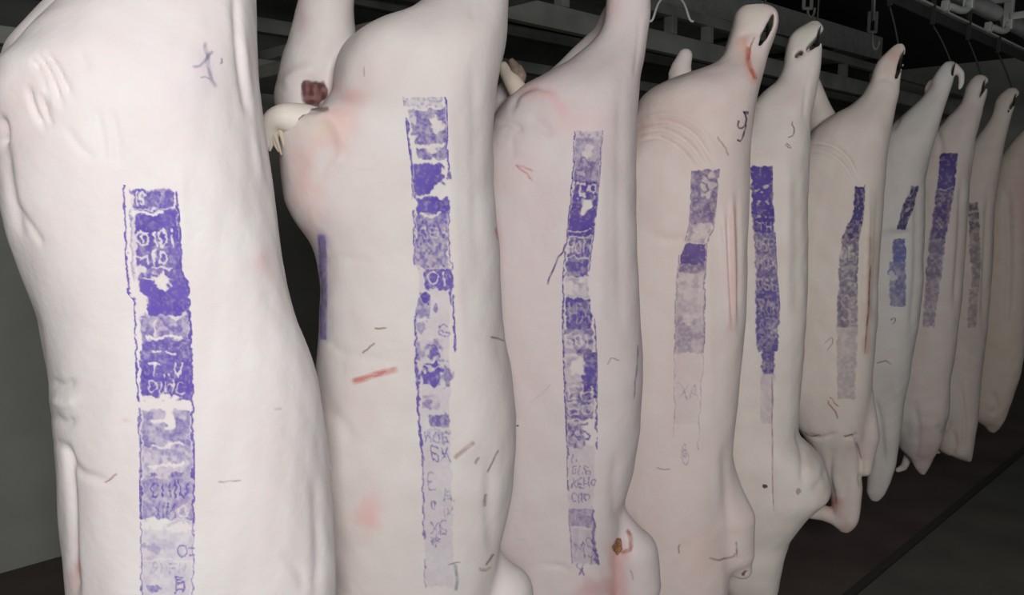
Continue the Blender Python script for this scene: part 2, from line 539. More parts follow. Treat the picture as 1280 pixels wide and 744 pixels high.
def ribbon(k, name, pts, width, rgb, alpha=0.8, soft=0.5, seed=0, label=None, taper=True, rough=0.35):
    """a pen line, scratched line, painted crease or streak along a pixel path"""
    pts = np.array(pts, float)
    seg = np.hypot(*np.diff(pts, axis=0).T); L = np.concatenate([[0], np.cumsum(seg)])
    n = max(6, int(L[-1] / 1.5)); t = np.linspace(0, L[-1], n)
    x = np.interp(t, L, pts[:, 0]); y = np.interp(t, L, pts[:, 1])
    if n > 12:
        kk = np.ones(5) / 5
        xs = np.convolve(np.pad(x, 2, mode='edge'), kk, 'valid'); ys = np.convolve(np.pad(y, 2, mode='edge'), kk, 'valid'); x, y = xs, ys
    rr_ = np.random.default_rng(seed + int(pts[0, 0]))
    x = x + np.interp(t, np.linspace(0, L[-1], 7), rr_.normal(size=7)) * 0.7; y = y + np.interp(t, np.linspace(0, L[-1], 7), rr_.normal(size=7)) * 0.7
    alpha = alpha * 0.8; width = width * 1.1
    tx, ty = np.gradient(x), np.gradient(y); m = np.hypot(tx, ty) + 1e-9
    nxv, nyv = -ty / m, tx / m
    nu = max(5, int(width * 2) + 3)
    u = np.linspace(-1, 1, nu)
    grid = np.stack([x[:, None] + nxv[:, None] * u[None] * width * 0.7, y[:, None] + nyv[:, None] * u[None] * width * 0.7], -1)
    prof = np.clip((1 - np.abs(u)) / max(soft, 0.05), 0, 1)
    tt = t / L[-1]
    tp = np.clip(np.minimum(tt, 1 - tt) * 8 + 0.25, 0, 1) if taper else np.ones(n)
    nz = value_noise(n, nu, 4, seed + 11)
    A = alpha * prof[None] * tp[:, None] * (1 - rough + rough * 2 * (nz > 0.4) * nz)
    rgba = np.ones((n, nu, 4)); rgba[..., :3] = rgb; rgba[..., 3] = np.clip(A, 0, 1)
    return mark(k, name, grid, rgba, lift=0.0012, coarse=3, label=label)

def patch(k, name, c, r, rgb, alpha=0.8, seed=0, rgb2=None, label=None, edge=0.35):
    """an irregular stain"""
    nu, nv = int(r[0] * 4) + 6, int(r[1] * 4) + 6
    gx, gy = np.meshgrid(np.linspace(-1.3, 1.3, nu), np.linspace(-1.3, 1.3, nv))
    grid = np.stack([c[0] + gx * r[0], c[1] + gy * r[1]], -1)
    nz = value_noise(nv, nu, max(4, r[0] * 1.1), seed); nz2 = value_noise(nv, nu, max(3, r[0] * 0.45), seed + 1)
    d = np.hypot(gx, gy) + (nz - 0.5) * 0.5 + (nz2 - 0.5) * 0.1
    A = np.clip((1 - d) / edge, 0, 1) * alpha
    rgba = np.ones((nv, nu, 4)); rgba[..., :3] = rgb
    if rgb2 is not None:
        m = np.clip((nz2 - 0.35) * 2.2, 0, 1)[..., None]
        rgba[..., :3] = np.array(rgb) * (1 - m) + np.array(rgb2) * m
    rgba[..., 3] = A
    return mark(k, name, grid, rgba, lift=0.001, coarse=3, label=label)

# --- stroke letters for the smeared inspection print, each in a unit box (x right, y down)
def arc(cx, cy, rx, ry, a0, a1, n=14):
    return [(cx + rx * math.cos(a0 + (a1 - a0) * i / n), cy + ry * math.sin(a0 + (a1 - a0) * i / n)) for i in range(n + 1)]
TAU = 2 * math.pi
GLYPH = {
    'O': [arc(.5, .5, .42, .46, 0, TAU)], '0': [arc(.5, .5, .34, .48, 0, TAU)],
    'Q': [arc(.5, .5, .44, .46, 0, TAU), [(.5, .3), (.5, .75)], [(.5, .3), (.95, .1)]],
    '1': [[(.5, 0), (.5, 1)], [(.5, 0), (.25, .25)]], 'I': [[(.5, 0), (.5, 1)]], 'i': [[(.5, .35), (.5, 1)], [(.5, 0), (.5, .1)]],
    'T': [[(0, 0), (1, 0)], [(.5, 0), (.5, 1)]], 'U': [[(.1, 0), (.1, .7), (.5, 1), (.9, .7), (.9, 0)]],
    'C': [arc(.55, .5, .45, .48, .7, TAU - .7)], 'E': [[(.9, 0), (.1, 0), (.1, 1), (.9, 1)], [(.1, .5), (.7, .5)]],
    'H': [[(.1, 0), (.1, 1)], [(.9, 0), (.9, 1)], [(.1, .5), (.9, .5)]], 'N': [[(.1, 0), (.1, 1)], [(.9, 0), (.9, 1)], [(.1, .8), (.9, .2)]],
    'K': [[(.1, 0), (.1, 1)], [(.9, 0), (.1, .55), (.9, 1)]], 'A': [[(0, 1), (.5, 0), (1, 1)], [(.2, .65), (.8, .65)]],
    'B': [[(.1, 0), (.1, 1), (.8, 1), (.9, .75), (.8, .5), (.1, .5)], [(.1, 0), (.8, 0)]], 'X': [[(0, 0), (1, 1)], [(1, 0), (0, 1)]],
    '.': [[(.45, .9), (.55, 1)]], 'S': [arc(.5, .27, .38, .25, -.4, -4.4), arc(.5, .74, .38, .25, -1.6, 2.6)],
    'm': [[(0, 1), (0, .2), (.5, .6), (1, .2), (1, 1)]], '=': [[(0, .3), (1, .3)], [(0, .75), (1, .75)]],
    '*': [[(.5, 0), (.5, 1)], [(.05, .3), (.95, .7)], [(.95, .3), (.05, .7)]],
}

class Print:
    """coverage raster of one rolled stamp: x 0..1 across the band, y in pixels along it"""
    def __init__(self, w, y0, y1, seed, res=1.0):
        self.w, self.y0, self.y1, self.seed, self.res = w, y0, y1, seed, res
        self.nu, self.nv = int(w * res) + 1, int((y1 - y0) * res) + 1
        X, Y = np.meshgrid(np.linspace(0, w, self.nu), np.linspace(y0, y1, self.nv))
        n1 = value_noise(self.nv, self.nu, 7 * res, seed) - .5; n2 = value_noise(self.nv, self.nu, 7 * res, seed + 1) - .5
        self.X, self.Y = X + n1 * 5.0 * min(1, w / 50) + (value_noise(self.nv, self.nu, 2.5 * res, seed + 2) - .5) * 2.4, Y + n2 * 5.5 * min(1, w / 50) + (value_noise(self.nv, self.nu, 2.5 * res, seed + 3) - .5) * 2.4     # smeared by the roller
        self.A = np.zeros((self.nv, self.nu))
    def fill(self, y0, y1, x0=0.1, x1=0.93, v=0.9, mottle=0.35, cell=6, seed=0):
        w = self.w
        if w < 33: mottle *= 0.65; cell *= 1.3
        m = np.clip((self.Y - y0) / 1.5, 0, 1) * np.clip((y1 - self.Y) / 1.5, 0, 1) * np.clip((self.X - x0 * w) / 1.5, 0, 1) * np.clip((x1 * w - self.X) / 1.5, 0, 1)
        a = value_noise(self.nv, self.nu, cell * self.res, self.seed + seed + 5); b = value_noise(self.nv, self.nu, cell * self.res * 0.4 + 1, self.seed + seed + 6)
        n = np.clip(((0.65 * a + 0.35 * b) - 0.5 + 0.28 - mottle * 0.5) * 3.2 + 0.5, 0, 1)
        d = v * (1 - mottle + mottle * n)
        self.A = np.maximum(self.A, m * d)
    def stroke(self, pts, width, v, cut=False):
        best = np.full(self.A.shape, 1e9)
        for (x0, y0), (x1, y1) in zip(pts[:-1], pts[1:]):
            dx, dy = x1 - x0, y1 - y0
            t = np.clip(((self.X - x0) * dx + (self.Y - y0) * dy) / (dx * dx + dy * dy + 1e-9), 0, 1)
            best = np.minimum(best, np.hypot(self.X - x0 - t * dx, self.Y - y0 - t * dy))
        m = np.clip((width / 2 - best) + 0.5, 0, 1)
        self.A = self.A * (1 - m * v) if cut else np.maximum(self.A, m * v)
    def text(self, s, x, y, w, h, gap=0.3, width=2.2, v=0.9, cut=True):
        cx = x * self.w
        for ch in s:
            cw = w * self.w * (0.35 if ch in '1Ii.' else 1)
            for pl in GLYPH.get(ch, []):
                self.stroke([(cx + a * cw, y + b * h) for a, b in pl], width, v, cut)
            cx += cw + gap * w * self.w
    def blot(self, x, y, rx, ry, v=0.9, cut=True, seed=0):
        n = value_noise(self.nv, self.nu, 5 * self.res, self.seed + 31 + seed) - .5
        d = np.hypot((self.X - x * self.w) / rx, (self.Y - y) / ry) + n * 0.9
        m = np.clip((1 - d) / 0.25, 0, 1)
        self.A = self.A * (1 - m * v) if cut else np.maximum(self.A, m * v)
    def line(self, x, y0, y1, width=2.2, v=0.85):
        self.stroke([(x * self.w, y0), (x * self.w, y1)], width, v)
    def wear(self, amount, cell=3):
        n = value_noise(self.nv, self.nu, cell * self.res, self.seed + 77)
        self.A *= 1 - amount * np.clip((n - 0.55) * 5, 0, 1)
    def apply(self, k, left, right, rgb, name='ink_stamp', label=None, rgb2=None):
        y = np.linspace(self.y0, self.y1, self.nv)
        xl = np.interp(y, [p[1] for p in left], [p[0] for p in left]); xr = np.interp(y, [p[1] for p in right], [p[0] for p in right])
        u = np.linspace(0, 1, self.nu)
        gx = xl[:, None] * (1 - u) + xr[:, None] * u
        grid = np.stack([gx, np.repeat(y[:, None], self.nu, 1)], -1)
        rgba = np.ones((self.nv, self.nu, 4)); rgba[..., :3] = rgb
        if rgb2 is not None:
            n = value_noise(self.nv, self.nu, 14 * self.res, self.seed + 99)[..., None]
            rgba[..., :3] = np.array(rgb) * (1 - n) + np.array(rgb2) * n
        A = np.pad(self.A, 1, mode='edge')
        A = (A[:-2, 1:-1] + A[2:, 1:-1] + A[1:-1, :-2] + A[1:-1, 2:] + 3 * A[1:-1, 1:-1]) / 7
        strk = value_noise(self.nv, self.nu, 2.2 * self.res, self.seed + 55)
        A = A * (0.80 + 0.32 * strk)
        rgba[..., 3] = np.clip(A, 0, 0.94)
        return mark(k, name, grid, rgba, lift=0.0008, coarse=4, label=label)

def tail(k, name, path, radii, rgb, label=None, parent=None):
    pts = smooth_path([k.fr.world(k.fr.stz(p[0], p[1], p[2]))[0] for p in path], 20)
    rr = list(np.interp(np.linspace(0, 1, len(pts)), np.linspace(0, 1, len(radii)), radii))
    o = tube(name, pts, rr, SKIN, parent or k.root, origin=k.base, seg=12)
    n = len(o.data.vertices)
    at = o.data.attributes.new('skin', 'FLOAT_COLOR', 'POINT')
    at.data.foreach_set('color', np.tile(np.array([*rgb, 1], np.float32), n))
    if label: o['label'] = label
    return o

aisle = slab('floor_aisle', [rp(A0, B0, 0.015), rp(A1, B0, 0.015), rp(A1, -0.06, 0.015), rp(A0, -0.06, 0.015)], 0.015, FLOOR_GREY)
tag(aisle, 'grey floor of the aisle in front of the carcasses', kind='structure')
drain = slab('trim_1', [rp(A0, -0.06, 0.004), rp(A1, -0.06, 0.004), rp(A1, -0.01, 0.004), rp(A0, -0.01, 0.004)], 0.004, DRAIN)
tag(drain, 'black drain channel along the floor under the row', kind='structure')
upper = bars('trim_2', [(rp(A0, B1 - 0.01, (2.12 + CEIL_Z) / 2), rp(A1, B1 - 0.01, (2.12 + CEIL_Z) / 2), 0.02, CEIL_Z - 2.12)], BAND, bevel=0)  # strip that sets the upper wall darker, up to the ceiling
tag(upper, 'dark band along the top of the back wall', kind='structure')

# ------------------------------------------------------------------ the row of carcasses, nearest first
PURPLE = (0.115, 0.065, 0.47)
PINK = (0.80, 0.36, 0.33)
RED = (0.62, 0.12, 0.09)
BROWN = (0.30, 0.17, 0.10)
GREYI = (0.20, 0.19, 0.22)

# first carcass, cut off by the left edge of the frame
c1 = make_carcass('largest pale carcass, nearest the camera at far left', 1.25, [
    (-275, 246, 286), (-262, 238, 296), (-220, 226, 306), (-160, 200, 314), (-100, 165, 317), (-50, 128, 318), (-20, 103, 318), (0, 88, 318), (25, 66, 319), (47, 45, 320), (75, 22, 321),
    (95, -6, 322), (130, -20, 325), (170, -12, 329), (210, -3, 334), (250, 1, 339), (290, 12, 344), (330, 29, 350), (360, 42, 356), (385, 52, 363),
    (420, 58, 375), (450, 62, 385), (490, 64, 394), (520, 65, 398), (560, 68, 404), (600, 72, 409), (650, 78, 414), (700, 83, 415), (744, 88, 412),
    (850, 92, 402), (950, 100, 380), (1020, 120, 350), (1080, 150, 315), (1130, 190, 270), (1150, 210, 245)],
    limbs=[dict(p=[(205, -262, 22), (178, -120, 45), (130, 10, 57), (82, 90, 76)], t=0.12, k=0.006),
           dict(p=[(340, 860, 70), (395, 960, 45), (400, 1060, 32), (395, 1130, 26)], t=-0.02)],
    voxel=0.0048, bmax=0.17, colour=(0.935, 0.885, 0.872), seed=1,
    creases=[dict(p=[(38, 72), (52, 95), (66, 130)], w=3.2, h=-0.0063), dict(p=[(46, 66), (62, 92), (78, 135)], w=3.2, h=-0.0063),
             dict(p=[(56, 62), (74, 90), (90, 125)], w=3.0, h=-0.0054), dict(p=[(34, 105), (42, 135), (58, 165)], w=3.2, h=-0.0054),
             dict(p=[(50, 115), (58, 140), (64, 160)], w=3.0, h=-0.0045), dict(p=[(44, 82), (60, 112), (72, 140)], w=3.0, h=0.0036),
             dict(p=[(118, 130), (126, 165), (130, 205)], w=4, h=-0.0029), dict(p=[(138, 135), (146, 175), (148, 210)], w=4, h=-0.0029),
             dict(p=[(80, 155), (100, 185), (122, 200)], w=4, h=-0.0027), dict(p=[(98, 60), (106, 82), (104, 92)], w=6, h=-0.002),
             dict(p=[(292, -40), (297, 50), (304, 110), (312, 150)], w=5, h=-0.005), dict(p=[(300, 10), (308, 90), (318, 170), (328, 240)], w=5, h=0.003),
             dict(p=[(2, 150), (5, 165), (3, 180)], w=5, h=-0.008, end=.5), dict(p=[(6, 170), (10, 215), (18, 260), (30, 300)], w=6, h=-0.005),
             dict(p=[(18, 255), (40, 285), (56, 310)], w=4, h=-0.003),
             dict(p=[(66, 478), (78, 482), (92, 478)], w=5, h=-0.005, end=.4), dict(p=[(66, 500), (80, 506), (94, 502)], w=6, h=0.004, end=.4),
             dict(p=[(66, 520), (80, 528), (92, 526)], w=5, h=-0.005, end=.4), dict(p=[(68, 552), (80, 560), (100, 590), (135, 602)], w=5, h=-0.004, end=.3),
             dict(p=[(84, 560), (90, 620), (92, 700), (96, 744)], w=5, h=-0.007, end=.4), dict(p=[(225, 205), (228, 260), (232, 330)], w=6, h=0.0012),
             dict(p=[(392, 600), (398, 680), (396, 744)], w=7, h=-0.004, end=.3), dict(p=[(350, 690), (375, 715), (380, 744)], w=7, h=-0.003)],
    blotches=[dict(c=(325, 326), r=(15, 20), rgb=PINK, k=0.28), dict(c=(157, 525), r=(5, 4), rgb=(0.8, .4, .25), k=.5), dict(c=(94, 712), r=(7, 18), rgb=RED, k=.55),
              dict(c=(5, 160), r=(8, 14), rgb=(.7, .4, .35), k=.35), dict(p=[(4, 86), (20, 66), (36, 52)], w=7, rgb=(.92, .90, .88), k=.8), dict(c=(30, 120), r=(40, 40), rgb=(.84, .68, .66), k=.35), dict(c=(255, 90), r=(30, 45), rgb=(.78, .72, .82), k=.35)])
P = Print(76, 231, 760, 3, 1.25)
P.fill(237, 262, .14, .92, .8, .45); P.fill(262, 300, .12, .95, .88, .12); P.fill(298, 352, .12, .97, .78, .35); P.fill(350, 395, .22, .95, .92, .12, 9)
P.fill(392, 426, .10, .94, .62, .55); P.fill(424, 452, .12, .95, .80, .30); P.fill(450, 500, .08, .95, .90, .30); P.fill(512, 560, .06, .94, .55, .55, 9)
P.fill(556, 600, .06, .95, .38, .6); P.fill(598, 650, .06, .97, .46, .5, 8); P.fill(650, 700, .05, .95, .20, .6, 9); P.fill(700, 760, .04, .95, .16, .5, 9)
P.text('1S', .24, 242, .1, 13, width=2.6); P.stroke([(12, 266), (34, 267), (54, 266)], 5, .95, True); P.stroke([(13, 246), (13, 350)], 5, .85, True)
P.text('Q1', .2, 289, .24, 20, width=3.0); P.text('0i', .58, 287, .17, 22, width=2.8)
P.text('1O', .47, 314, .18, 17, .25, width=2.8); P.text('m', .18, 318, .2, 12, width=3.0); P.stroke([(36, 336), (50, 335), (62, 337)], 3, .9, True); P.blot(.25, 338, 9, 7, .9)
P.blot(.58, 352, 8, 11, .95); P.stroke([(24, 350), (34, 352), (50, 349)], 3, .9, True); P.text('*', .46, 342, .26, 20, width=3.4)
P.blot(.12, 372, 9, 14, .95, seed=2); P.blot(.10, 392, 8, 6, .9); P.blot(.86, 394, 7, 5, .85); P.blot(.7, 397, 7, 4, .8)
P.text('1', .3, 402, .3, 18, width=2.4); P.stroke([(14, 421), (30, 424), (48, 421), (62, 423)], 3.4, .95, True); P.stroke([(22, 441), (34, 440)], 3, .9, True); P.stroke([(42, 441), (54, 443)], 2.5, .9, True)
P.text('T', .25, 455, .17, 15, width=2.8); P.text('..', .45, 455, .12, 14, width=2.6); P.text('U', .65, 455, .15, 16, width=2.8)
P.text('O1NC', .2, 476, .15, 16, .3, width=2.2, v=.8); P.stroke([(8, 497), (28, 498), (44, 496)], 4, .95, True)
P.blot(.55, 505, 20, 11, 1); P.blot(.55, 522, 8, 14, 1, seed=3); P.blot(.2, 504, 14, 6, 1, seed=4); P.stroke([(20, 527), (34, 526)], 4, .9, True); P.stroke([(18, 556), (30, 560), (52, 553), (64, 556)], 3, .9, True)
P.stroke([(14, 584), (30, 580), (50, 583), (62, 580)], 4, .95, True)
P.text('*', .2, 590, .1, 8, width=2, cut=False, v=.7); P.blot(.66, 594, 9, 5, .6, False); P.text('C1', .2, 605, .17, 16, .2, 2.2, .85, False); P.text('I1U', .5, 602, .18, 20, .2, 2.6, .8, False)
P.text('XIN', .24, 630, .14, 18, .25, 2.0, .7, False); P.text('O', .7, 630, .16, 16, .2, 3, .8)
P.blot(.3, 655, 22, 8, .95, seed=8); P.blot(.7, 660, 18, 7, .9, seed=9)
P.text('O=', .66, 680, .2, 15, .2, 2.2, .6, False); P.blot(.25, 684, 14, 9, .3, False, 5); P.text('BHEN', .2, 704, .13, 12, .3, 1.4, .35, False); P.blot(.26, 735, 12, 6, .5, False, 6); P.text('E', .66, 722, .14, 8, .2, 2.2, .7, False); P.text('H', .66, 732, .14, 9, .2, 2.2, .7, False)
P.line(.03, 231, 374, 2.6, .85); P.line(.02, 372, 500, 2.6, .85); P.line(.03, 512, 600, 3, .6); P.line(.03, 600, 648, 4, .75); P.line(.03, 655, 760, 2, .6); P.line(.97, 240, 350, 3, .85); P.line(.96, 350, 500, 3.2, .9); P.line(.97, 500, 650, 3, .75); P.line(.97, 650, 760, 1.8, .5)
P.wear(.25)
P.apply(c1, [(152, 231), (155, 300), (158, 366), (167, 376), (168, 440), (171, 505), (174, 600), (175, 760)], [(222, 231), (226, 280), (230, 345), (237, 352), (241, 420), (243, 500), (244, 620), (243, 760)], (0.135, 0.075, 0.50), label='purple rolled inspection stamp with white letters', rgb2=(0.20, 0.13, 0.60))
for i, (pts, w, a) in enumerate([([(256, 50), (258, 72), (263, 95), (269, 110)], 5, .35), ([(240, 85), (248, 84), (256, 75), (266, 63)], 4, .35), ([(250, 97), (256, 96), (262, 99)], 2.5, .25), ([(276, 72), (278, 77), (274, 80)], 2.6, .5)]):
    ribbon(c1, 'pen_stroke', pts, w, (.20, .16, .36), a, .8, i)
ribbon(c1, 'scratch_or_crease', [(270, 602), (290, 601), (304, 600)], 2.5, BROWN, .3, .8, 3); ribbon(c1, 'scratch_or_crease', [(132, 604), (140, 597), (147, 592)], 3, (.6, .3, .2), .5, .8, 5)
ribbon(c1, 'scratch_or_crease', [(340, 512), (352, 511)], 3, GREYI, .2, .8, 6)

for q in ((376, 445), (392, 514), (409, 584)):
    tail(c1, 'fat_fleck', [(q[0] - 5, q[1] - 1, -.01), (q[0] + 1, q[1], -.01), (q[0] + 5, q[1] + 2, -.01)], [.004, .005, .002], (.85, .82, .74))

# second carcass: far leg, vent and curled tail in view
c2 = make_carcass('pale carcass with a curled tail and dark red vent, second from the left', 1.62, [
    (-152, 596, 620), (-140, 588, 628), (-100, 580, 632), (-60, 566, 633), (-25, 548, 633), (0, 529, 632), (18, 503, 631), (33, 470, 630), (48, 443, 629), (62, 430, 627), (78, 420, 624), (92, 416, 622), (108, 415, 620),
    (124, 412, 618), (138, 385, 617), (149, 354, 616), (165, 346, 616), (190, 349, 615), (220, 352, 616), (250, 358, 617), (275, 371, 619), (300, 390, 622), (320, 398, 623), (360, 402, 625), (400, 402, 628), (430, 400, 632),
    (460, 397, 638), (520, 395, 643), (560, 395, 641), (600, 398, 637), (640, 402, 630), (680, 405, 622), (744, 408, 614), (820, 415, 608), (900, 435, 590), (950, 460, 565), (985, 490, 535)],
    limbs=[dict(p=[(408, -140, 27), (409, -60, 31), (408, 0, 36), (405, 40, 41), (397, 80, 46), (390, 122, 48), (395, 160, 46)], t=0.07, k=0.012),
           dict(p=[(606, 690, 14), (628, 742, 38), (634, 800, 36), (632, 880, 24), (630, 930, 18)], t=-0.04, k=0.02)],
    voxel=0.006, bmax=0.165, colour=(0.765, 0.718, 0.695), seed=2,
    creases=[dict(p=[(392, 112), (394, 122)], w=11, h=-0.014, end=1), dict(p=[(412, 108), (440, 128), (462, 158)], w=2.4, h=-0.0022), dict(p=[(420, 106), (452, 128), (478, 165)], w=2.4, h=-0.002),
             dict(p=[(352, 108), (372, 92), (400, 84)], w=8, h=0.006), dict(p=[(360, 142), (380, 138), (404, 140)], w=5, h=-0.006, end=.4), dict(p=[(380, 145), (410, 145), (425, 165), (430, 190)], w=9, h=0.006),
             dict(p=[(430, 185), (418, 205), (402, 225)], w=2.5, h=0.003), dict(p=[(440, 208), (465, 205), (475, 190)], w=3, h=0.002), dict(p=[(563, 110), (566, 250), (572, 350), (580, 470)], w=9, h=0.0025),
             dict(p=[(592, 60), (594, 200), (596, 350)], w=8, h=-0.003), dict(p=[(398, 330), (430, 322), (470, 330)], w=6, h=-0.002), dict(p=[(402, 420), (440, 445), (500, 450)], w=6, h=-0.002),
             dict(p=[(400, 505), (430, 530), (440, 560)], w=9, h=-0.003), dict(p=[(614, 560), (612, 640), (618, 700)], w=8, h=-0.005), dict(p=[(590, 420), (612, 425), (634, 422)], w=3, h=-0.002), dict(p=[(591, 0), (591, 22)], w=2.4, h=-0.003, end=.5)],
    blotches=[dict(c=(420, 150), r=(24, 34), rgb=PINK, k=.42), dict(c=(432, 118), r=(18, 16), rgb=PINK, k=.30), dict(c=(378, 222), r=(16, 44), rgb=PINK, k=.32), dict(c=(388, 270), r=(14, 30), rgb=PINK, k=.22), dict(c=(461, 647), r=(12, 18), rgb=PINK, k=.5),
              dict(c=(400, 160), r=(22, 14), rgb=(.82, .76, .62), k=.5), dict(c=(376, 20), r=(8, 20), rgb=(.5, .2, .22), k=.3), dict(c=(400, 300), r=(7, 16), rgb=(.30, .22, .52), k=.4),
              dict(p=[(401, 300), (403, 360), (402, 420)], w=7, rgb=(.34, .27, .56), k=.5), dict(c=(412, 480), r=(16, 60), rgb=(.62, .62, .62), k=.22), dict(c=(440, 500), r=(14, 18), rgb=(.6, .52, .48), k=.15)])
patch(c2, 'vent', (393, 117), (19, 20), (.11, .045, .045), .92, 4, (.25, .12, .11), 'dark red-brown vent below the far leg', .2)
patch(c2, 'vent_edge', (374, 142), (9, 7), (.35, .22, .22), .6, 5, None); ribbon(c2, 'vent_fold', [(384, 134), (398, 136), (412, 138)], 6, (.25, .19, .15), .7, .8, 8)
tl = tail(c2, 'tail', [(410, 162, -.085), (382, 152, -.11), (356, 147, -.12), (341, 152, -.12), (335, 166, -.115), (333, 188, -.11)], [.034, .032, .026, .020, .015, .006], (.82, .775, .70), 'cream curled tail stump')
tail(c2, 'tail_shred', [(348, 156, -.115), (344, 170, -.115), (346, 182, -.115), (349, 190, -.115)], [.008, .007, .005, .002], (.74, .68, .55), parent=tl)
tail(c2, 'tail_shred', [(342, 160, -.115), (340, 176, -.112), (337, 189, -.11)], [.007, .006, .002], (.78, .72, .6), parent=tl)
for q in ((352, 170, 356, 188), (346, 176, 352, 194)):
    tail(c2, 'tail_shred', [(q[0] - 4, q[1] - 14, -.118), (q[0], q[1], -.12), (q[2], q[3], -.118)], [.006, .004, .0015], (.62, .55, .44), parent=tl)
P = Print(58, 121, 735, 13, 1.25)
P.fill(122, 134, 0, .9, .36, .7, 3); P.fill(134, 170, .1, .95, .62, .45); P.fill(168, 200, .2, .98, .66, .45); P.fill(204, 250, .06, .85, .9, .22, 9); P.fill(246, 268, .1, .95, .88, .2); P.fill(266, 305, .08, .93, .72, .5); P.fill(303, 335, .05, .9, .62, .6, 4)
P.fill(335, 362, .2, .95, .85, .35, 8); P.fill(372, 398, .05, .4, .5, .5); P.fill(424, 452, .05, .7, .45, .75); P.fill(494, 512, .15, .6, .3, .6); P.fill(518, 536, .3, .85, .62, .35); P.fill(536, 556, .2, .85, .25, .7, 4); P.fill(300, 735, .05, .85, .09, .3, 14)
P.fill(560, 735, .05, .75, .10, .3, 10)
P.text('OIUm', .1, 123, .14, 9, .3, 1.8, .6); P.stroke([(2, 135), (20, 136), (46, 134)], 3.2, .95, True); P.blot(.74, 156, 9, 10, .95); P.blot(.2, 150, 6, 8, .8, seed=2); P.text('*', .6, 146, .3, 20, width=3.2)
P.stroke([(12, 181), (30, 183), (50, 180)], 5, .95, True); P.blot(.6, 186, 9, 5, .9, seed=6); P.stroke([(10, 203), (18, 200), (28, 204), (38, 200), (50, 204)], 4.4, 1, True); P.blot(.9, 225, 10, 15, .98, seed=3); P.blot(.68, 240, 12, 10, .98, seed=5); P.stroke([(10, 247), (26, 243), (44, 248)], 4, .9, True)
P.stroke([(12, 268), (24, 272), (40, 266)], 3.4, .9, True); P.text('OBS', .2, 284, .2, 14, .3, 2.0, .7); P.blot(.25, 372, 8, 9, .9, False); P.blot(.7, 352, 9, 12, .8, False, 2); P.text('O1', .3, 340, .3, 16, .3, 2.6, .9); P.blot(.55, 385, 3, 6, .5, False); P.blot(.2, 408, 6, 9, .35, False); P.text('B', .6, 408, .25, 12, .2, 2, .5, False)
P.blot(.45, 440, 9, 10, .7, False); P.blot(.4, 470, 15, 15, .85, False, 7); P.blot(.78, 470, 7, 16, .5, False, 8); P.stroke([(14, 458), (26, 462), (38, 459)], 2.6, .8, True); P.blot(.3, 506, 7, 7, .45, False, 9)
P.text('HOB', .15, 541, .18, 13, .3, 1.8, .5, False); P.text('BX', .3, 560, .22, 16, .2, 1.8, .65, False); P.text('E', .2, 590, .2, 22, .2, 1.6, .45, False); P.text('0', .25, 624, .18, 12, .2, 1.8, .55, False); P.text('B.', .62, 612, .2, 13, .2, 1.4, .4, False); P.text('IK', .6, 634, .2, 12, .2, 1.2, .4, False); P.text('XB', .25, 652, .2, 15, .2, 1.8, .5, False); P.text('*', .25, 668, .22, 14, .2, 1.6, .5, False)
P.line(.02, 150, 218, 4, .8); P.line(.03, 220, 250, 2.4, .7); P.line(.04, 262, 330, 2.4, .6); P.line(.98, 121, 215, 2.6, .85); P.line(.95, 262, 335, 2, .6); P.line(.90, 340, 380, 3, .8); P.line(.98, 370, 437, 3, .8); P.line(.05, 392, 440, 2.4, .75); P.line(.05, 440, 566, 4, .75); P.line(.06, 566, 670, 2.6, .6); P.line(.05, 700, 735, 1.6, .4)
P.blot(.97, 222, 6, 6, .6, False, 12); P.wear(.3)
P.apply(c2, [(503, 121), (508, 165), (514, 218), (516, 300), (516, 325), (521, 350), (516, 400), (517, 440), (521, 520), (526, 580), (527, 670), (530, 735)], [(559, 121), (561, 200), (565, 225), (563, 300), (568, 345), (569, 400), (571, 437), (570, 520), (572, 620), (575, 735)], (0.11, 0.06, 0.43), label='purple rolled stamp with blots, fading downwards', rgb2=(0.17, 0.11, 0.52))
P = Print(14, 292, 425, 21, 1.0); P.fill(292, 425, 0, 1, .42, .6, 5); P.line(.2, 300, 420, 2, .6); P.apply(c2, [(397, 292), (399, 330), (400, 425)], [(408, 292), (410, 340), (409, 425)], (.17, .11, .42), label='narrow purple stamp along the back edge')
for i, (pts, w, rgb, a) in enumerate([([(440, 478), (462, 470), (498, 461)], 7, (.75, .22, .18), .7), ([(468, 411), (478, 410), (484, 409)], 2.6, BROWN, .55), ([(452, 442), (462, 434), (470, 428)], 2.6, BROWN, .5), ([(568, 574), (580, 563), (594, 552)], 5, (.5, .33, .28), .5), ([(594, 580), (599, 572)], 4, (.45, .25, .18), .5), ([(608, 592), (616, 575), (624, 562)], 2.4, GREYI, .5),
        ([(604, 634), (606, 622), (607, 617)], 4, (.35, .25, .22), .6), ([(606, 708), (612, 698), (618, 692)], 3, (.3, .2, .18), .55), ([(611, 421), (622, 423), (630, 426)], 2.6, BROWN, .5), ([(598, 710), (606, 714), (612, 708)], 4, (.45, .28, .26), .5), ([(569, 704), (571, 724), (569, 740)], 4, (.16, .24, .32), .45), ([(560, 706), (576, 703)], 2, GREYI, .4), ([(455, 84), (456, 96)], 2, GREYI, .25),
        ([(620, 284), (622, 300)], 3, PINK, .5)]):
    ribbon(c2, 'scratch_or_crease', pts, w, rgb, a, .8, i)

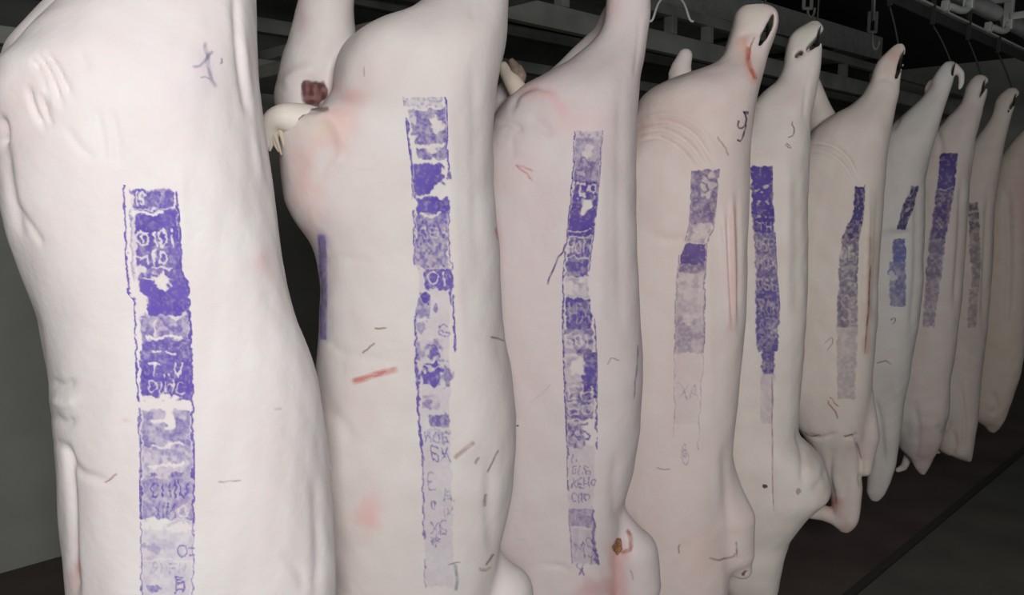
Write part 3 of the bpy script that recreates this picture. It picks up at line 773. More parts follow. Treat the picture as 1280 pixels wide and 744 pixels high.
# third carcass
c3 = make_carcass('carcass with a thin purple line trailing left from its stamp, third from the left', 2.0, [
    (-74, 779, 799), (-62, 771, 806), (-30, 763, 811), (0, 758, 812), (25, 756, 811), (40, 751, 809), (52, 741, 808), (66, 724, 806), (82, 700, 803), (97, 672, 800), (110, 648, 799), (126, 631, 797), (145, 618, 795),
    (170, 612, 794), (220, 606, 794), (300, 604, 795), (400, 610, 799), (470, 613, 803), (530, 611, 800), (580, 608, 790), (620, 606, 779), (660, 608, 775), (744, 612, 772), (800, 622, 765), (840, 640, 750), (870, 665, 725)],
    limbs=[dict(p=[(768, 640, 12), (790, 690, 32), (795, 730, 31), (790, 780, 24), (785, 830, 17)], t=-0.04, k=0.02),
           dict(p=[(782, -60, 14), (778, 0, 16), (758, 48, 18), (700, 118, 30)], t=0.20, k=0.015), dict(p=[(640, 122, 22), (632, 150, 30)], t=0.05, k=.02)],
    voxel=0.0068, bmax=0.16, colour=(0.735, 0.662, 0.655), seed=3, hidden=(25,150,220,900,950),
    creases=[dict(p=[(640, 138), (648, 118), (670, 108), (690, 114)], w=4, h=-0.006, end=.3), dict(p=[(660, 145), (680, 160), (690, 170)], w=6, h=-0.004), dict(p=[(620, 152), (640, 155), (655, 165)], w=4, h=-0.006), dict(p=[(750, 150), (752, 300), (752, 420)], w=8, h=0.003),
             dict(p=[(776, 80), (774, 250), (776, 430)], w=7, h=-0.004), dict(p=[(772, 560), (768, 620), (776, 660)], w=7, h=-0.005), dict(p=[(640, 170), (642, 200)], w=3, h=-0.002), dict(p=[(800, 20), (797, 60), (793, 95)], w=2.4, h=-0.003, end=.4), dict(p=[(670, 706), (700, 708), (714, 716)], w=3, h=-0.003)],
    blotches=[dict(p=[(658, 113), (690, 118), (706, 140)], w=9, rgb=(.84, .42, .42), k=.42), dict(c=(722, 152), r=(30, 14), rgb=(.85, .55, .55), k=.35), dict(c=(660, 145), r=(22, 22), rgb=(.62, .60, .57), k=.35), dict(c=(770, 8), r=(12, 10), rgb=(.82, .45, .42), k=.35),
              dict(p=[(772, 690), (768, 744)], w=9, rgb=(.66, .25, .22), k=.5), dict(c=(741, 736), r=(18, 12), rgb=(.62, .28, .30), k=.5), dict(c=(622, 300), r=(5, 26), rgb=PINK, k=.3), dict(c=(640, 420), r=(26, 90), rgb=(.80, .60, .58), k=.18)])
tl = tail(c3, 'tail', [(650, 118, -.06), (642, 104, -.05), (634, 92, -.03), (628, 80, -.02)], [.024, .022, .018, .010], (.70, .62, .52), 'short cream tail stump')
tail(c3, 'tail_shred', [(642, 104, -.05), (645, 88, -.04), (638, 74, -.04)], [.014, .016, .006], (.20, .15, .12), parent=tl); tail(c3, 'tail_shred', [(648, 106, -.05), (651, 94, -.045), (649, 82, -.04)], [.012, .014, .005], (.26, .19, .15), parent=tl)
P = Print(40, 163, 720, 33, 1.5)
P.fill(164, 174, .05, .98, .35, .7, 3); P.fill(172, 205, .05, .95, .42, .5); P.fill(200, 228, .05, .95, .55, .5); P.fill(226, 250, .1, .95, .92, .3); P.fill(246, 275, .05, .98, .85, .2); P.fill(272, 296, .05, .98, .95, .12); P.fill(296, 322, .08, .95, .72, .5); P.fill(322, 346, .1, .95, .78, .45); P.fill(346, 372, .1, .9, .26, .6)
P.fill(372, 412, .1, .9, .9, .4, 8); P.fill(410, 445, .05, .9, .62, .6); P.fill(440, 500, .55, .98, .8, .35, 9); P.fill(445, 480, .05, .6, .3, .6); P.fill(478, 525, .05, .9, .62, .6, 6); P.fill(525, 560, .05, .6, .55, .65); P.fill(556, 640, .03, .9, .10, .3, 8); P.fill(636, 660, .03, .85, .38, .4); P.fill(660, 706, .05, .95, .16, .4, 8)
P.blot(.5, 190, 11, 9, .8); P.text('O', .2, 198, .35, 14, .3, 2.4, .6, False); P.text('B1', .1, 212, .3, 14, .2, 2.6, .6, False); P.text('TO', .2, 230, .3, 12, .3, 2.4, .9); P.blot(.6, 255, 11, 12, .98, seed=2); P.blot(.4, 243, 6, 3, .9); P.stroke([(4, 289), (16, 291), (34, 287)], 1.6, .9, True)
P.text('HOI', .1, 300, .22, 16, .25, 2.2, .8); P.blot(.7, 352, 6, 5, .9, seed=3); P.blot(.3, 360, 9, 8, .8, seed=5); P.text('HX', .2, 380, .3, 22, .2, 2, .5); P.text('BOI', .1, 418, .22, 16, .25, 2.2, .8); P.blot(.45, 458, 9, 12, .95, seed=6); P.text('EH', .1, 484, .35, 14, .2, 2.2, .8); P.text('BO', .1, 504, .35, 14, .2, 2.2, .7); P.text('XB', .1, 530, .3, 20, .2, 2.4, .6, False)
for yy, s in ((566, 'I.'), (582, 'BI.B'), (598, 'XEHO'), (616, 'C1IO')): P.text(s, .16, yy, .17, 11, .25, 1.3, .55, False)
P.text('IAB', .1, 638, .25, 16, .2, 1.5, .5, False); P.text('mS', .15, 672, .3, 26, .2, 1.3, .5, False); P.stroke([(34, 640), (34, 670), (36, 704)], 3.6, .6); P.stroke([(33, 676), (37, 704)], 5, .6); P.text('A', .65, 692, .25, 12, .2, 1.4, .5, False); P.text('Y', .2, 708, .2, 10); P.text('X', .2, 706, .2, 12, .2, 1.4, .6, False)
P.line(.02, 163, 345, 2, .75); P.line(.02, 345, 560, 2.2, .75); P.line(.02, 560, 612, 2.6, .55); P.line(.03, 645, 705, 1.6, .5); P.line(.98, 163, 340, 1.6, .7); P.line(.98, 400, 560, 2, .6); P.stroke([(2, 345), (12, 335), (30, 345)], 1.4, .6); P.wear(.3)
P.apply(c3, [(717, 163), (716, 200), (712, 250), (707, 300), (703, 342), (702, 400), (705, 500), (708, 560), (709, 620), (711, 660), (716, 720)], [(754, 163), (752, 200), (748, 250), (742, 300), (737, 342), (741, 372), (745, 410), (747, 450), (747, 520), (747, 580), (746, 640), (751, 720)], (.085, .042, .30), label='purple rolled stamp with small letters near its foot', rgb2=(.13, .08, .42))
ribbon(c3, 'ink_line', [(706, 304), (701, 318), (694, 334), (686, 350), (683, 357)], 2.2, (.12, .07, .25), .75, .8, 2)
patch(c3, 'wound', (772, 684), (7, 11), (.25, .11, .04), .85, 6, (.40, .22, .10)); ribbon(c3, 'wound_edge', [(782, 662), (789, 672), (788, 688), (776, 692)], 5, (.50, .2, .14), .7, .8, 9)
for i, (pts, w, rgb, a) in enumerate([([(776, 452), (766, 446), (758, 458)], 2, BROWN, .35), ([(662, 505), (690, 480)], 2, GREYI, .1), ([(796, 430), (795, 470), (792, 500)], 2, (.2, .2, .35), .5), ([(667, 215), (654, 208), (644, 206)], 3, PINK, .5), ([(645, 206), (658, 218), (668, 226)], 3, PINK, .45), ([(646, 533), (648, 533)], 3, (.02, .02, .02), .9), ([(788, 712), (792, 720), (791, 726)], 2, BROWN, .45)]):
    ribbon(c3, 'scratch_or_crease', pts, w, rgb, a, .8, i)

# fourth carcass: whole hock in view
c4 = make_carcass('pinkish carcass with a red streak on its white-capped hock, fourth from the left', 2.45, [
    (7, 928, 958), (11, 921, 968), (20, 917, 972), (32, 915, 972), (50, 910, 967), (68, 904, 960), (80, 893, 957), (90, 868, 954), (100, 840, 951), (111, 816, 948), (125, 801, 945), (145, 793, 942), (170, 788, 939),
    (200, 784, 937), (300, 782, 935), (400, 784, 930), (470, 786, 925), (540, 788, 918), (580, 785, 914), (610, 781, 912), (650, 780, 911), (700, 784, 911), (744, 795, 908), (770, 810, 898), (792, 832, 878)],
    limbs=[dict(p=[(890, 590, 24), (914, 648, 30), (920, 690, 22), (928, 712, 11)], t=-0.03, k=0.04), dict(p=[(856, 70, 9), (851, 84, 12), (850, 104, 16), (855, 135, 26)], t=0.20, k=0.01), dict(p=[(846, 84, 6), (840, 92, 5)], t=.20, k=.01)],
    cuts=[[(947, 61, 1.5), (953, 50, 4.2), (960, 36, 4.6), (964, 23, 2.2)]],
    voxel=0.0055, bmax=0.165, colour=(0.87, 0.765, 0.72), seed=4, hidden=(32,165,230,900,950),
    creases=[dict(p=[(797, 168), (830, 162), (862, 180), (884, 212)], w=2.2, h=-0.0068), dict(p=[(797, 158), (835, 152), (870, 170), (896, 212)], w=2.2, h=-0.0068), dict(p=[(797, 177), (825, 172), (852, 188), (872, 212)], w=2.2, h=-0.0059), dict(p=[(800, 148), (840, 143), (875, 160), (900, 195)], w=2.5, h=0.0034),
             dict(p=[(903, 260), (907, 330), (912, 410)], w=3, h=0.006, end=.1), dict(p=[(914, 240), (917, 330), (918, 415)], w=3, h=0.006, end=.1), dict(p=[(910, 250), (912, 330), (915, 412)], w=2.4, h=-0.006), dict(p=[(921, 230), (924, 330), (922, 400)], w=3, h=-0.005),
             dict(p=[(800, 290), (840, 300), (860, 296)], w=6, h=-0.003), dict(p=[(895, 240), (896, 330), (898, 450), (900, 560)], w=8, h=-0.003), dict(p=[(905, 560), (908, 620), (915, 690)], w=6, h=-0.006, end=.3), dict(p=[(780, 640), (795, 660), (806, 690)], w=5, h=-.003), dict(p=[(925, 44), (945, 40), (955, 46)], w=4, h=-0.004, end=.3)],
    blotches=[dict(c=(850, 150), r=(60, 40), rgb=(.80, .60, .55), k=.35), dict(c=(935, 20), r=(26, 12), rgb=(.84, .80, .70), k=.9), dict(p=[(930, 50), (934, 80), (944, 98)], w=5, rgb=(.75, .30, .20), k=.55), dict(p=[(946, 48), (950, 80)], w=8, rgb=(.85, .72, .70), k=.8), dict(c=(925, 62), r=(7, 20), rgb=(.80, .50, .38), k=.45), dict(p=[(917, 260), (915, 410)], w=5, rgb=(.84, .52, .50), k=.5), dict(c=(800, 165), r=(14, 22), rgb=(.72, .45, .42), k=.4),  # reddish blotch at the left edge also paints in the crevice shade
              dict(c=(880, 690), r=(26, 30), rgb=(.78, .52, .47), k=.3), dict(c=(852, 74), r=(14, 18), rgb=(.84, .82, .76), k=.9)])
ribbon(c4, 'blood_streak', [(935, 58), (935, 74), (940, 90), (944, 101)], 5, (.66, .16, .10), .6, .8, 3); ribbon(c4, 'hock_cut', [(945, 44), (938, 62), (936, 76)], 2.2, (.45, .15, .10), .6, .8, 5)
P = Print(37, 211, 590, 43, 1.5)
P.fill(212, 256, .03, .98, .62, .4, 8); P.fill(254, 280, .03, .98, .62, .35, 8); P.fill(278, 304, .05, .9, .32, .5); P.fill(304, 332, .08, .95, .92, .12); P.fill(330, 342, .05, .95, .55, .3); P.fill(340, 400, .03, .97, .26, .6, 8); P.fill(396, 442, .03, .97, .36, .5, 8); P.fill(440, 530, .05, .9, .05, .3)
P.blot(.62, 232, 11, 14, .7); P.text('S', .35, 218, .3, 22, .2, 2.4, .6, False); P.blot(.5, 290, 12, 10, .6, seed=2); P.text('A', .2, 392, .3, 14, .2, 1.6, .6, True); P.text('B', .3, 412, .3, 12, .2, 2.4, .4, False); P.text('XA', .2, 480, .3, 18, .2, 1.3, .28, False); P.text('0', .3, 555, .35, 28, .2, 1.3, .25, False); P.text('S', .4, 562, .15, 8, .2, 1.2, .5, False)
P.line(.02, 212, 300, 1.8, .5); P.line(.02, 320, 440, 1.6, .5); P.line(.97, 212, 300, 1.8, .5); P.line(.97, 304, 440, 1.8, .55); P.line(.03, 440, 545, 1.3, .3); P.line(.95, 440, 560, 1.3, .25); P.wear(.35)
P.apply(c4, [(864, 211), (861, 280), (856, 300), (848, 320), (844, 360), (842, 440), (842, 520), (840, 590)], [(900, 211), (893, 285), (885, 305), (883, 330), (881, 440), (876, 520), (872, 590)], (.14, .08, .31), label='purple stamp fading to pale lavender', rgb2=(.2, .13, .40))
for i, (pts, w) in enumerate([([(930, 140), (934, 147), (931, 156), (926, 162), (922, 158), (924, 150)], 2.2), ([(932, 155), (930, 168), (924, 178), (920, 172)], 2.0), ([(929, 140), (935, 142)], 4)]): ribbon(c4, 'pen_stroke', pts, w, (.06, .05, .10), .75, .7, i, taper=False)
for i, (pts, w, rgb, a) in enumerate([([(886, 698), (900, 700), (918, 696), (921, 690)], 2.6, (.38, .2, .14), .55), ([(920, 676), (921, 698)], 2.2, BROWN, .45), ([(849, 680), (849, 692)], 2, BROWN, .45), ([(820, 585), (832, 587), (838, 586)], 1.8, GREYI, .35), ([(896, 170), (906, 184), (912, 196)], 2.4, (.5, .3, .25), .4), ([(932, 712), (928, 720)], 4, (.08, .06, .06), .7)]): ribbon(c4, 'scratch_or_crease', pts, w, rgb, a, .8, i)

# fifth carcass
c5 = make_carcass('cream carcass with a broken white hock and a dense violet stamp, fifth from the left', 2.75, [
    (25, 1013, 1023), (31, 1000, 1029), (38, 991, 1031), (46, 985, 1030), (60, 981, 1027), (82, 978, 1025), (100, 970, 1023), (112, 955, 1021), (130, 939, 1018), (150, 930, 1014), (200, 920, 1011), (300, 914, 1010), (400, 911, 1008),
    (470, 908, 1003), (535, 906, 998), (545, 906, 1001), (555, 906, 1012), (566, 906, 1026), (580, 907, 1034), (600, 909, 1039), (611, 910, 1037), (620, 912, 1027), (632, 914, 1012), (650, 918, 998), (668, 922, 987), (690, 912, 981), (715, 906, 976), (744, 908, 970), (762, 920, 958), (772, 932, 947)],
    cuts=[[(1008, 66, 2.5), (1020, 56, 4.5), (1030, 44, 4)], [(994, 74, 2.5), (1001, 69, 3.5)]],
    voxel=0.007, bmax=0.155, colour=(0.87, 0.805, 0.745), seed=5, hidden=(24,150,210,690,744),
    creases=[dict(p=[(1014, 80), (1008, 110), (1004, 150)], w=2.4, h=-0.004, end=.2), dict(p=[(996, 200), (997, 300), (996, 420)], w=6, h=-0.004), dict(p=[(985, 200), (984, 330), (982, 420)], w=5, h=0.004), dict(p=[(964, 470), (965, 560), (967, 648)], w=1.8, h=-0.003, end=.3), dict(p=[(996, 535), (1004, 570), (1003, 605)], w=4, h=-0.009, end=.2), dict(p=[(1036, 570), (1030, 596), (1014, 618)], w=5, h=-0.006), dict(p=[(916, 590), (922, 620), (925, 640)], w=5, h=-.004)],
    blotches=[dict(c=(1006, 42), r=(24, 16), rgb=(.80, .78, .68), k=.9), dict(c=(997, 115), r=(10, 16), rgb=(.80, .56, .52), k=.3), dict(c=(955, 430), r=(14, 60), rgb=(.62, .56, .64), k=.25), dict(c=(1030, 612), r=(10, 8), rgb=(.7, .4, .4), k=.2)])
P = Print(32, 206, 530, 53, 1.5)
P.fill(207, 292, .05, .98, .95, .18, 7); P.fill(290, 352, .08, .97, .62, .5); P.fill(350, 440, .05, .97, .72, .45, 5); P.fill(438, 468, .25, .85, .7, .6, 4); P.fill(466, 530, .2, .9, .14, .7, 4)
for x, y, r in ((.3, 236, 4), (.7, 233, 4), (.35, 254, 3.4), (.75, 254, 3.6), (.3, 272, 3), (.62, 270, 3.4), (.5, 240, 2.5)): P.blot(x, y, r, 2.6, .7)
P.text('TH', .2, 278, .3, 10, .3, 1.8, .6); P.text('OBE', .15, 298, .22, 14, .25, 1.8, .5); P.text('HOX', .15, 322, .22, 14, .25, 1.8, .5); P.text('OSB', .15, 348, .22, 16, .25, 1.8, .5); P.text('XOH', .2, 376, .2, 18, .25, 1.8, .4); P.text('SOB', .2, 404, .2, 18, .25, 1.8, .4); P.blot(.4, 205, 4, 4, .9); P.wear(.35)
P.line(.97, 207, 390, 1.6, .7)
P.apply(c5, [(936, 206), (938, 250), (940, 300), (942, 350), (942, 400), (945, 440), (945, 530)], [(966, 206), (967, 250), (970, 300), (972, 340), (976, 390), (974, 440), (968, 530)], (.085, .045, .32), label='dense violet stamp with rows of white dots', rgb2=(.13, .08, .40))
for i, (pts, w) in enumerate([([(988, 152), (993, 160), (991, 170), (985, 172)], 1.8), ([(984, 178), (990, 186), (984, 186), (982, 180)], 1.6)]): ribbon(c5, 'pen_stroke', pts, w, (.2, .15, .16), .55, .7, i, taper=False)
ribbon(c5, 'scratch_or_crease', [(965, 470), (965, 560), (967, 640)], 1.8, (.40, .18, .24), .5, .7, 3); patch(c5, 'bruise', (956, 608), (3.5, 3), (.12, .06, .12), .8, 3); patch(c5, 'bruise', (998, 614), (4, 5), (.45, .36, .30), .5, 4)

# sixth carcass
c6 = make_carcass('warm beige carcass with a pink rounded hock and a red line down its flank', 3.15, [
    (54, 1120, 1129), (59, 1113, 1133), (67, 1106, 1132), (76, 1096, 1130), (87, 1091, 1128), (102, 1087, 1126), (118, 1077, 1124), (130, 1064, 1121), (140, 1045, 1119), (150, 1030, 1117), (162, 1016, 1115), (180, 1006, 1112),
    (200, 1001, 1109), (250, 996, 1104), (300, 994, 1101), (400, 992, 1098), (480, 992, 1090), (530, 998, 1084), (560, 1012, 1079), (585, 1026, 1076), (610, 1036, 1077), (636, 1040, 1074), (650, 1040, 1072), (659, 1043, 1067), (665, 1050, 1060)],
    limbs=[dict(p=[(1074, 495, 18), (1084, 545, 16), (1080, 586, 10)], t=-0.02, k=0.02), dict(p=[(1002, 60, 9), (1011, 100, 12), (1021, 130, 15), (1032, 168, 24)], t=0.10, k=0.008), dict(p=[(1048, 650, 10), (1030, 641, 10), (1013, 640, 9)], t=-0.01, k=0.015), dict(p=[(1020, 560, 20), (1022, 590, 20)], t=.03)],
    cuts=[[(1119, 100, 1.2), (1124, 84, 2.5), (1129, 72, 3)]],
    voxel=0.006, bmax=0.16, colour=(0.87, 0.785, 0.715), seed=6, hidden=(24,185,240,500,545),
    creases=[dict(p=[(1010, 178), (1040, 182), (1062, 200), (1074, 228)], w=1.8, h=-0.0085), dict(p=[(1010, 187), (1036, 192), (1056, 208), (1068, 230)], w=1.8, h=-0.0068), dict(p=[(1098, 230), (1095, 320), (1090, 430)], w=4, h=-0.005), dict(p=[(1087, 230), (1084, 330), (1082, 430)], w=3, h=0.005), dict(p=[(1010, 544), (1025, 548), (1045, 542)], w=3, h=-0.006, end=.3), dict(p=[(1052, 546), (1066, 547), (1074, 542)], w=3, h=-0.005), dict(p=[(1040, 560), (1037, 600), (1046, 640)], w=4, h=-0.009), dict(p=[(1070, 545), (1077, 575), (1076, 605)], w=3, h=-0.012, end=.4), dict(p=[(1062, 550), (1060, 590), (1056, 630)], w=6, h=-0.004), dict(p=[(1094, 100), (1108, 98), (1118, 104)], w=3, h=-0.003)],
    blotches=[dict(c=(1118, 70), r=(18, 14), rgb=(.80, .52, .46), k=.6), dict(c=(1042, 628), r=(8, 9), rgb=(.62, .16, .15), k=.7), dict(c=(1058, 658), r=(14, 10), rgb=(.78, .48, .44), k=.5), dict(c=(1022, 638), r=(16, 12), rgb=(.80, .70, .66), k=.6), dict(p=[(1087, 300), (1083, 440)], w=4, rgb=(.62, .36, .30), k=.5), dict(c=(1078, 560), r=(22, 26), rgb=(.68, .52, .52), k=.5)])
P = Print(24, 231, 500, 63, 1.6)
P.fill(232, 280, .2, .95, .92, .35, 4); P.fill(278, 300, .05, .95, .75, .6, 4); P.fill(298, 330, .05, .95, .55, .6, 5); P.fill(328, 365, .05, .98, .5, .6, 5); P.fill(362, 410, .0, .98, .5, .6, 6); P.fill(408, 500, .0, .98, .22, .6, 6); P.text('OB', .1, 310, .3, 16, .3, 2, .5); P.text('S', .2, 370, .5, 30, .3, 2, .5); P.line(.95, 232, 360, 2, .6); P.wear(.4)
P.apply(c6, [(1065, 231), (1062, 270), (1051, 296), (1047, 330), (1045, 400), (1046, 500)], [(1082, 231), (1080, 270), (1074, 300), (1072, 360), (1073, 420), (1070, 500)], (.06, .04, .19), label='dark violet stamp bent below its top', rgb2=(.11, .08, .28))
for i, (pts, w, rgb, a) in enumerate([([(1087, 330), (1085, 390), (1081, 442)], 2, (.35, .1, .08), .6), ([(1005, 541), (1015, 545), (1027, 544)], 2, BROWN, .6), ([(1054, 546), (1066, 543)], 2, BROWN, .6), ([(1034, 500), (1044, 515), (1048, 525)], 2, BROWN, .5), ([(1036, 496), (1048, 508)], 2, BROWN, .4), ([(1070, 550), (1077, 575)], 3, (.3, .17, .15), .5), ([(1030, 430), (1040, 420), (1042, 428), (1032, 438)], 1.6, (.6, .3, .3), .5)]): ribbon(c6, 'scratch_or_crease', pts, w, rgb, a, .8, i)  # brown lines at the shoulder paint in the dark of its creases

# seventh
c7 = make_carcass('greyish-white carcass with torn white skin hanging from its hock', 3.45, [
    (77, 1182, 1192), (83, 1174, 1196), (93, 1167, 1194), (108, 1161, 1190), (122, 1152, 1186), (138, 1134, 1180), (153, 1117, 1176), (170, 1104, 1171), (200, 1094, 1163), (224, 1088, 1158), (300, 1082, 1156), (350, 1080, 1155), (400, 1078, 1149), (440, 1076, 1142),
    (500, 1078, 1131), (545, 1083, 1127), (575, 1088, 1121), (600, 1083, 1113), (617, 1082, 1106), (627, 1088, 1098)],
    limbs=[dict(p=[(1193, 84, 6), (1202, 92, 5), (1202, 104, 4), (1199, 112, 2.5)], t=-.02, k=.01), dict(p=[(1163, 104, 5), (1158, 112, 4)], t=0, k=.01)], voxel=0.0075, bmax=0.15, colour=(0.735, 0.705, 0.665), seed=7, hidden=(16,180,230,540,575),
    creases=[dict(p=[(1146, 230), (1146, 330), (1138, 430)], w=5, h=-0.0095), dict(p=[(1108, 290), (1125, 294), (1138, 288)], w=4, h=-0.0057), dict(p=[(1094, 500), (1102, 535), (1106, 580)], w=3, h=-0.010, end=.3), dict(p=[(1090, 520), (1098, 545), (1100, 580)], w=4, h=-0.0114, end=.3), dict(p=[(1118, 130), (1122, 150), (1112, 165)], w=4, h=-0.0057)],
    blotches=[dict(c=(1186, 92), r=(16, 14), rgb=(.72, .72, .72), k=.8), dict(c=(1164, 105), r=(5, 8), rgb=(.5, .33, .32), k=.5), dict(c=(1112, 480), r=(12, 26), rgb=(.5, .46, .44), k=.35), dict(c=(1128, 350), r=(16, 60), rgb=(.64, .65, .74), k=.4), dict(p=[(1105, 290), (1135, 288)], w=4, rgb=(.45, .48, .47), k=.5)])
P = Print(20, 232, 288, 73, 1.6); P.fill(232, 288, .05, .98, .8, .5, 4); P.blot(.1, 240, 6, 10, .9); P.blot(.5, 262, 4, 4, .6); P.wear(.4)
P.apply(c7, [(1136, 232), (1128, 255), (1120, 288)], [(1150, 232), (1144, 255), (1132, 288)], (.06, .04, .17), label='dark slanting end of the stamp')
P = Print(24, 298, 384, 74, 1.6); P.fill(298, 330, .25, .98, .75, .3, 6); P.fill(326, 384, .05, .98, .55, .6, 5); P.blot(.3, 345, 5, 6, .8); P.wear(.3)
P.apply(c7, [(1110, 298), (1109, 340), (1112, 384)], [(1133, 298), (1133, 384)], (.10, .085, .36), label='blue-violet lower piece of the stamp', rgb2=(.15, .17, .48))
ribbon(c7, 'pen_stroke', [(1112, 402), (1118, 396), (1121, 402), (1114, 406)], 1.6, GREYI, .6, .7, 1, taper=False); ribbon(c7, 'scratch_or_crease', [(1094, 455), (1106, 450), (1116, 456)], 2, GREYI, .4, .7, 2)

# eighth
c8 = make_carcass('pinkish carcass with a long slanting violet stamp, third from the right', 3.78, [
    (94, 1221, 1230), (100, 1213, 1236), (110, 1207, 1235), (128, 1202, 1231), (143, 1188, 1228), (159, 1172, 1224), (174, 1160, 1219), (200, 1150, 1216), (224, 1145, 1213), (285, 1138, 1208), (358, 1132, 1204), (395, 1130, 1200), (440, 1128, 1194), (471, 1120, 1189),
    (516, 1116, 1186), (545, 1118, 1180), (562, 1124, 1172), (574, 1138, 1166), (586, 1144, 1160), (593, 1151, 1156)],
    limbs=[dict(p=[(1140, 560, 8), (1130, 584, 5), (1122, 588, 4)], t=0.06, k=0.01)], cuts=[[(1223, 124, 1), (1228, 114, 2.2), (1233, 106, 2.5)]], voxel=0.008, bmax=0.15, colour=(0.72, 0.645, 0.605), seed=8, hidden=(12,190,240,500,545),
    creases=[dict(p=[(1203, 210), (1200, 300), (1192, 400)], w=4, h=-0.0114), dict(p=[(1168, 160), (1176, 180), (1174, 200)], w=4, h=-0.0076), dict(p=[(1170, 530), (1182, 540), (1188, 520)], w=4, h=-0.0095), dict(p=[(1142, 500), (1148, 540), (1144, 575)], w=4, h=-0.0095)],
    blotches=[dict(c=(1160, 560), r=(18, 30), rgb=(.62, .42, .42), k=.45), dict(c=(1152, 450), r=(14, 40), rgb=(.68, .55, .53), k=.4), dict(c=(1138, 540), r=(8, 30), rgb=(.4, .42, .43), k=.5)])  # last blotch greys the strip beside the seventh carcass
P = Print(24, 191, 410, 83, 1.6); P.fill(192, 240, .03, .98, .95, .15, 6); P.fill(238, 300, .03, .95, .72, .5, 5); P.fill(296, 350, .03, .95, .5, .5, 5); P.fill(346, 410, .03, .9, .36, .6, 4); P.stroke([(2, 236), (12, 239), (20, 234)], 2.4, .7, True); P.stroke([(6, 275), (16, 285)], 2, .5, True); P.wear(.4)
P.apply(c8, [(1175, 191), (1168, 250), (1159, 310), (1156, 350), (1153, 410)], [(1198, 191), (1193, 245), (1182, 310), (1178, 350), (1170, 410)], (.075, .035, .24), label='long violet stamp slanting with the flank', rgb2=(.13, .09, .32))

# ninth
c9 = make_carcass('dim beige carcass with a faded grey-brown stamp, second from the right', 4.1, [
    (110, 1261, 1270), (116, 1251, 1275), (125, 1244, 1272), (146, 1238, 1265), (162, 1227, 1261), (180, 1213, 1256), (199, 1203, 1252), (254, 1192, 1245), (339, 1182, 1240), (395, 1178, 1235), (452, 1176, 1229), (500, 1170, 1225), (523, 1168, 1223), (545, 1168, 1219), (562, 1171, 1217), (569, 1180, 1216), (577, 1207, 1214)],
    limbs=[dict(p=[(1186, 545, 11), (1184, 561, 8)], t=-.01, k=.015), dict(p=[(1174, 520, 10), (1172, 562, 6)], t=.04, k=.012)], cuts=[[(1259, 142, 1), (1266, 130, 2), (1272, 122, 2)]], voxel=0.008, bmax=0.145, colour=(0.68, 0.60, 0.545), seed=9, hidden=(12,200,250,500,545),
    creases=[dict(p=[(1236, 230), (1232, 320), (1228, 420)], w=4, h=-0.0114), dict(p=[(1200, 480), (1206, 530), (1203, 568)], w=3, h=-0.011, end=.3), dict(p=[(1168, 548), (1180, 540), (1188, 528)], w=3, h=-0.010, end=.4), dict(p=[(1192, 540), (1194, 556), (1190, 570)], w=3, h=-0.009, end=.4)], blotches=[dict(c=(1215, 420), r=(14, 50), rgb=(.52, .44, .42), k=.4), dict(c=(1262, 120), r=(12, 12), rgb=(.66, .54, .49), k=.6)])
P = Print(16, 252, 410, 93, 1.6); P.fill(253, 290, .05, .95, .6, .5, 3); P.fill(288, 330, .05, .95, .42, .6, 4); P.fill(326, 360, .2, .98, .4, .6, 4); P.fill(360, 410, .05, .9, .3, .7, 4); P.stroke([(2, 266), (14, 265)], 2, .6, True); P.stroke([(2, 276), (14, 277)], 2, .6, True); P.wear(.4)
P.apply(c9, [(1209, 252), (1211, 330), (1208, 410)], [(1224, 252), (1228, 345), (1222, 410)], (.10, .075, .13), label='faded grey-violet stamp')

# tenth, at the right edge of the frame
c10 = make_carcass('dimmest carcass, last of the row, cut off by the right edge of the frame', 4.4, [
    (126, 1306, 1314), (132, 1297, 1318), (142, 1291, 1316), (160, 1280, 1309), (178, 1264, 1304), (200, 1248, 1300), (230, 1238, 1296), (300, 1228, 1291), (395, 1220, 1285), (440, 1217, 1281), (470, 1217, 1275), (498, 1205, 1266), (513, 1207, 1260), (523, 1214, 1256), (531, 1228, 1252), (541, 1237, 1244)],
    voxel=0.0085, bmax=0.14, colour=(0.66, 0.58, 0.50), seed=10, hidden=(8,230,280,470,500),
    creases=[dict(p=[(1258, 230), (1262, 320), (1258, 420)], w=5, h=-0.0114), dict(p=[(1240, 488), (1246, 510), (1238, 520)], w=4, h=-0.0114)], blotches=[dict(c=(1278, 250), r=(8, 60), rgb=(.62, .38, .34), k=.5), dict(c=(1250, 430), r=(20, 40), rgb=(.62, .56, .42), k=.4), dict(c=(1240, 535), r=(10, 9), rgb=(.64, .42, .38), k=.5)])
CARCASSES = [c1, c2, c3, c4, c5, c6, c7, c8, c9, c10]

# ------------------------------------------------------------------ overhead rail, brackets and meat hooks
RAIL_Z = 2.36
rail = empty('meat_rail', rp(-3.3, 0, RAIL_Z))
tag(rail, 'dark flat steel rail running above the row of carcasses', 'rail')
ro = tuple(rail.location)
bars('rail_bar', [(rp(-3.3, 0, RAIL_Z), rp(8.8, 0, RAIL_Z), 0.014, 0.045)], RAIL_STEEL, rail, ro)
bars('rail_lip', [(rp(-3.3, -0.011, RAIL_Z + 0.028), rp(8.8, -0.011, RAIL_Z + 0.028), 0.030, 0.010)], STEEL, rail, ro)

pipe = tube('overhead_pipe', [rp(-3.3, 0, 2.50), rp(2, 0, 2.50), rp(8.8, 0, 2.50)], 0.040, PALE_STEEL, seg=16)
tag(pipe, 'pale round pipe running just above the meat rail', 'pipe')

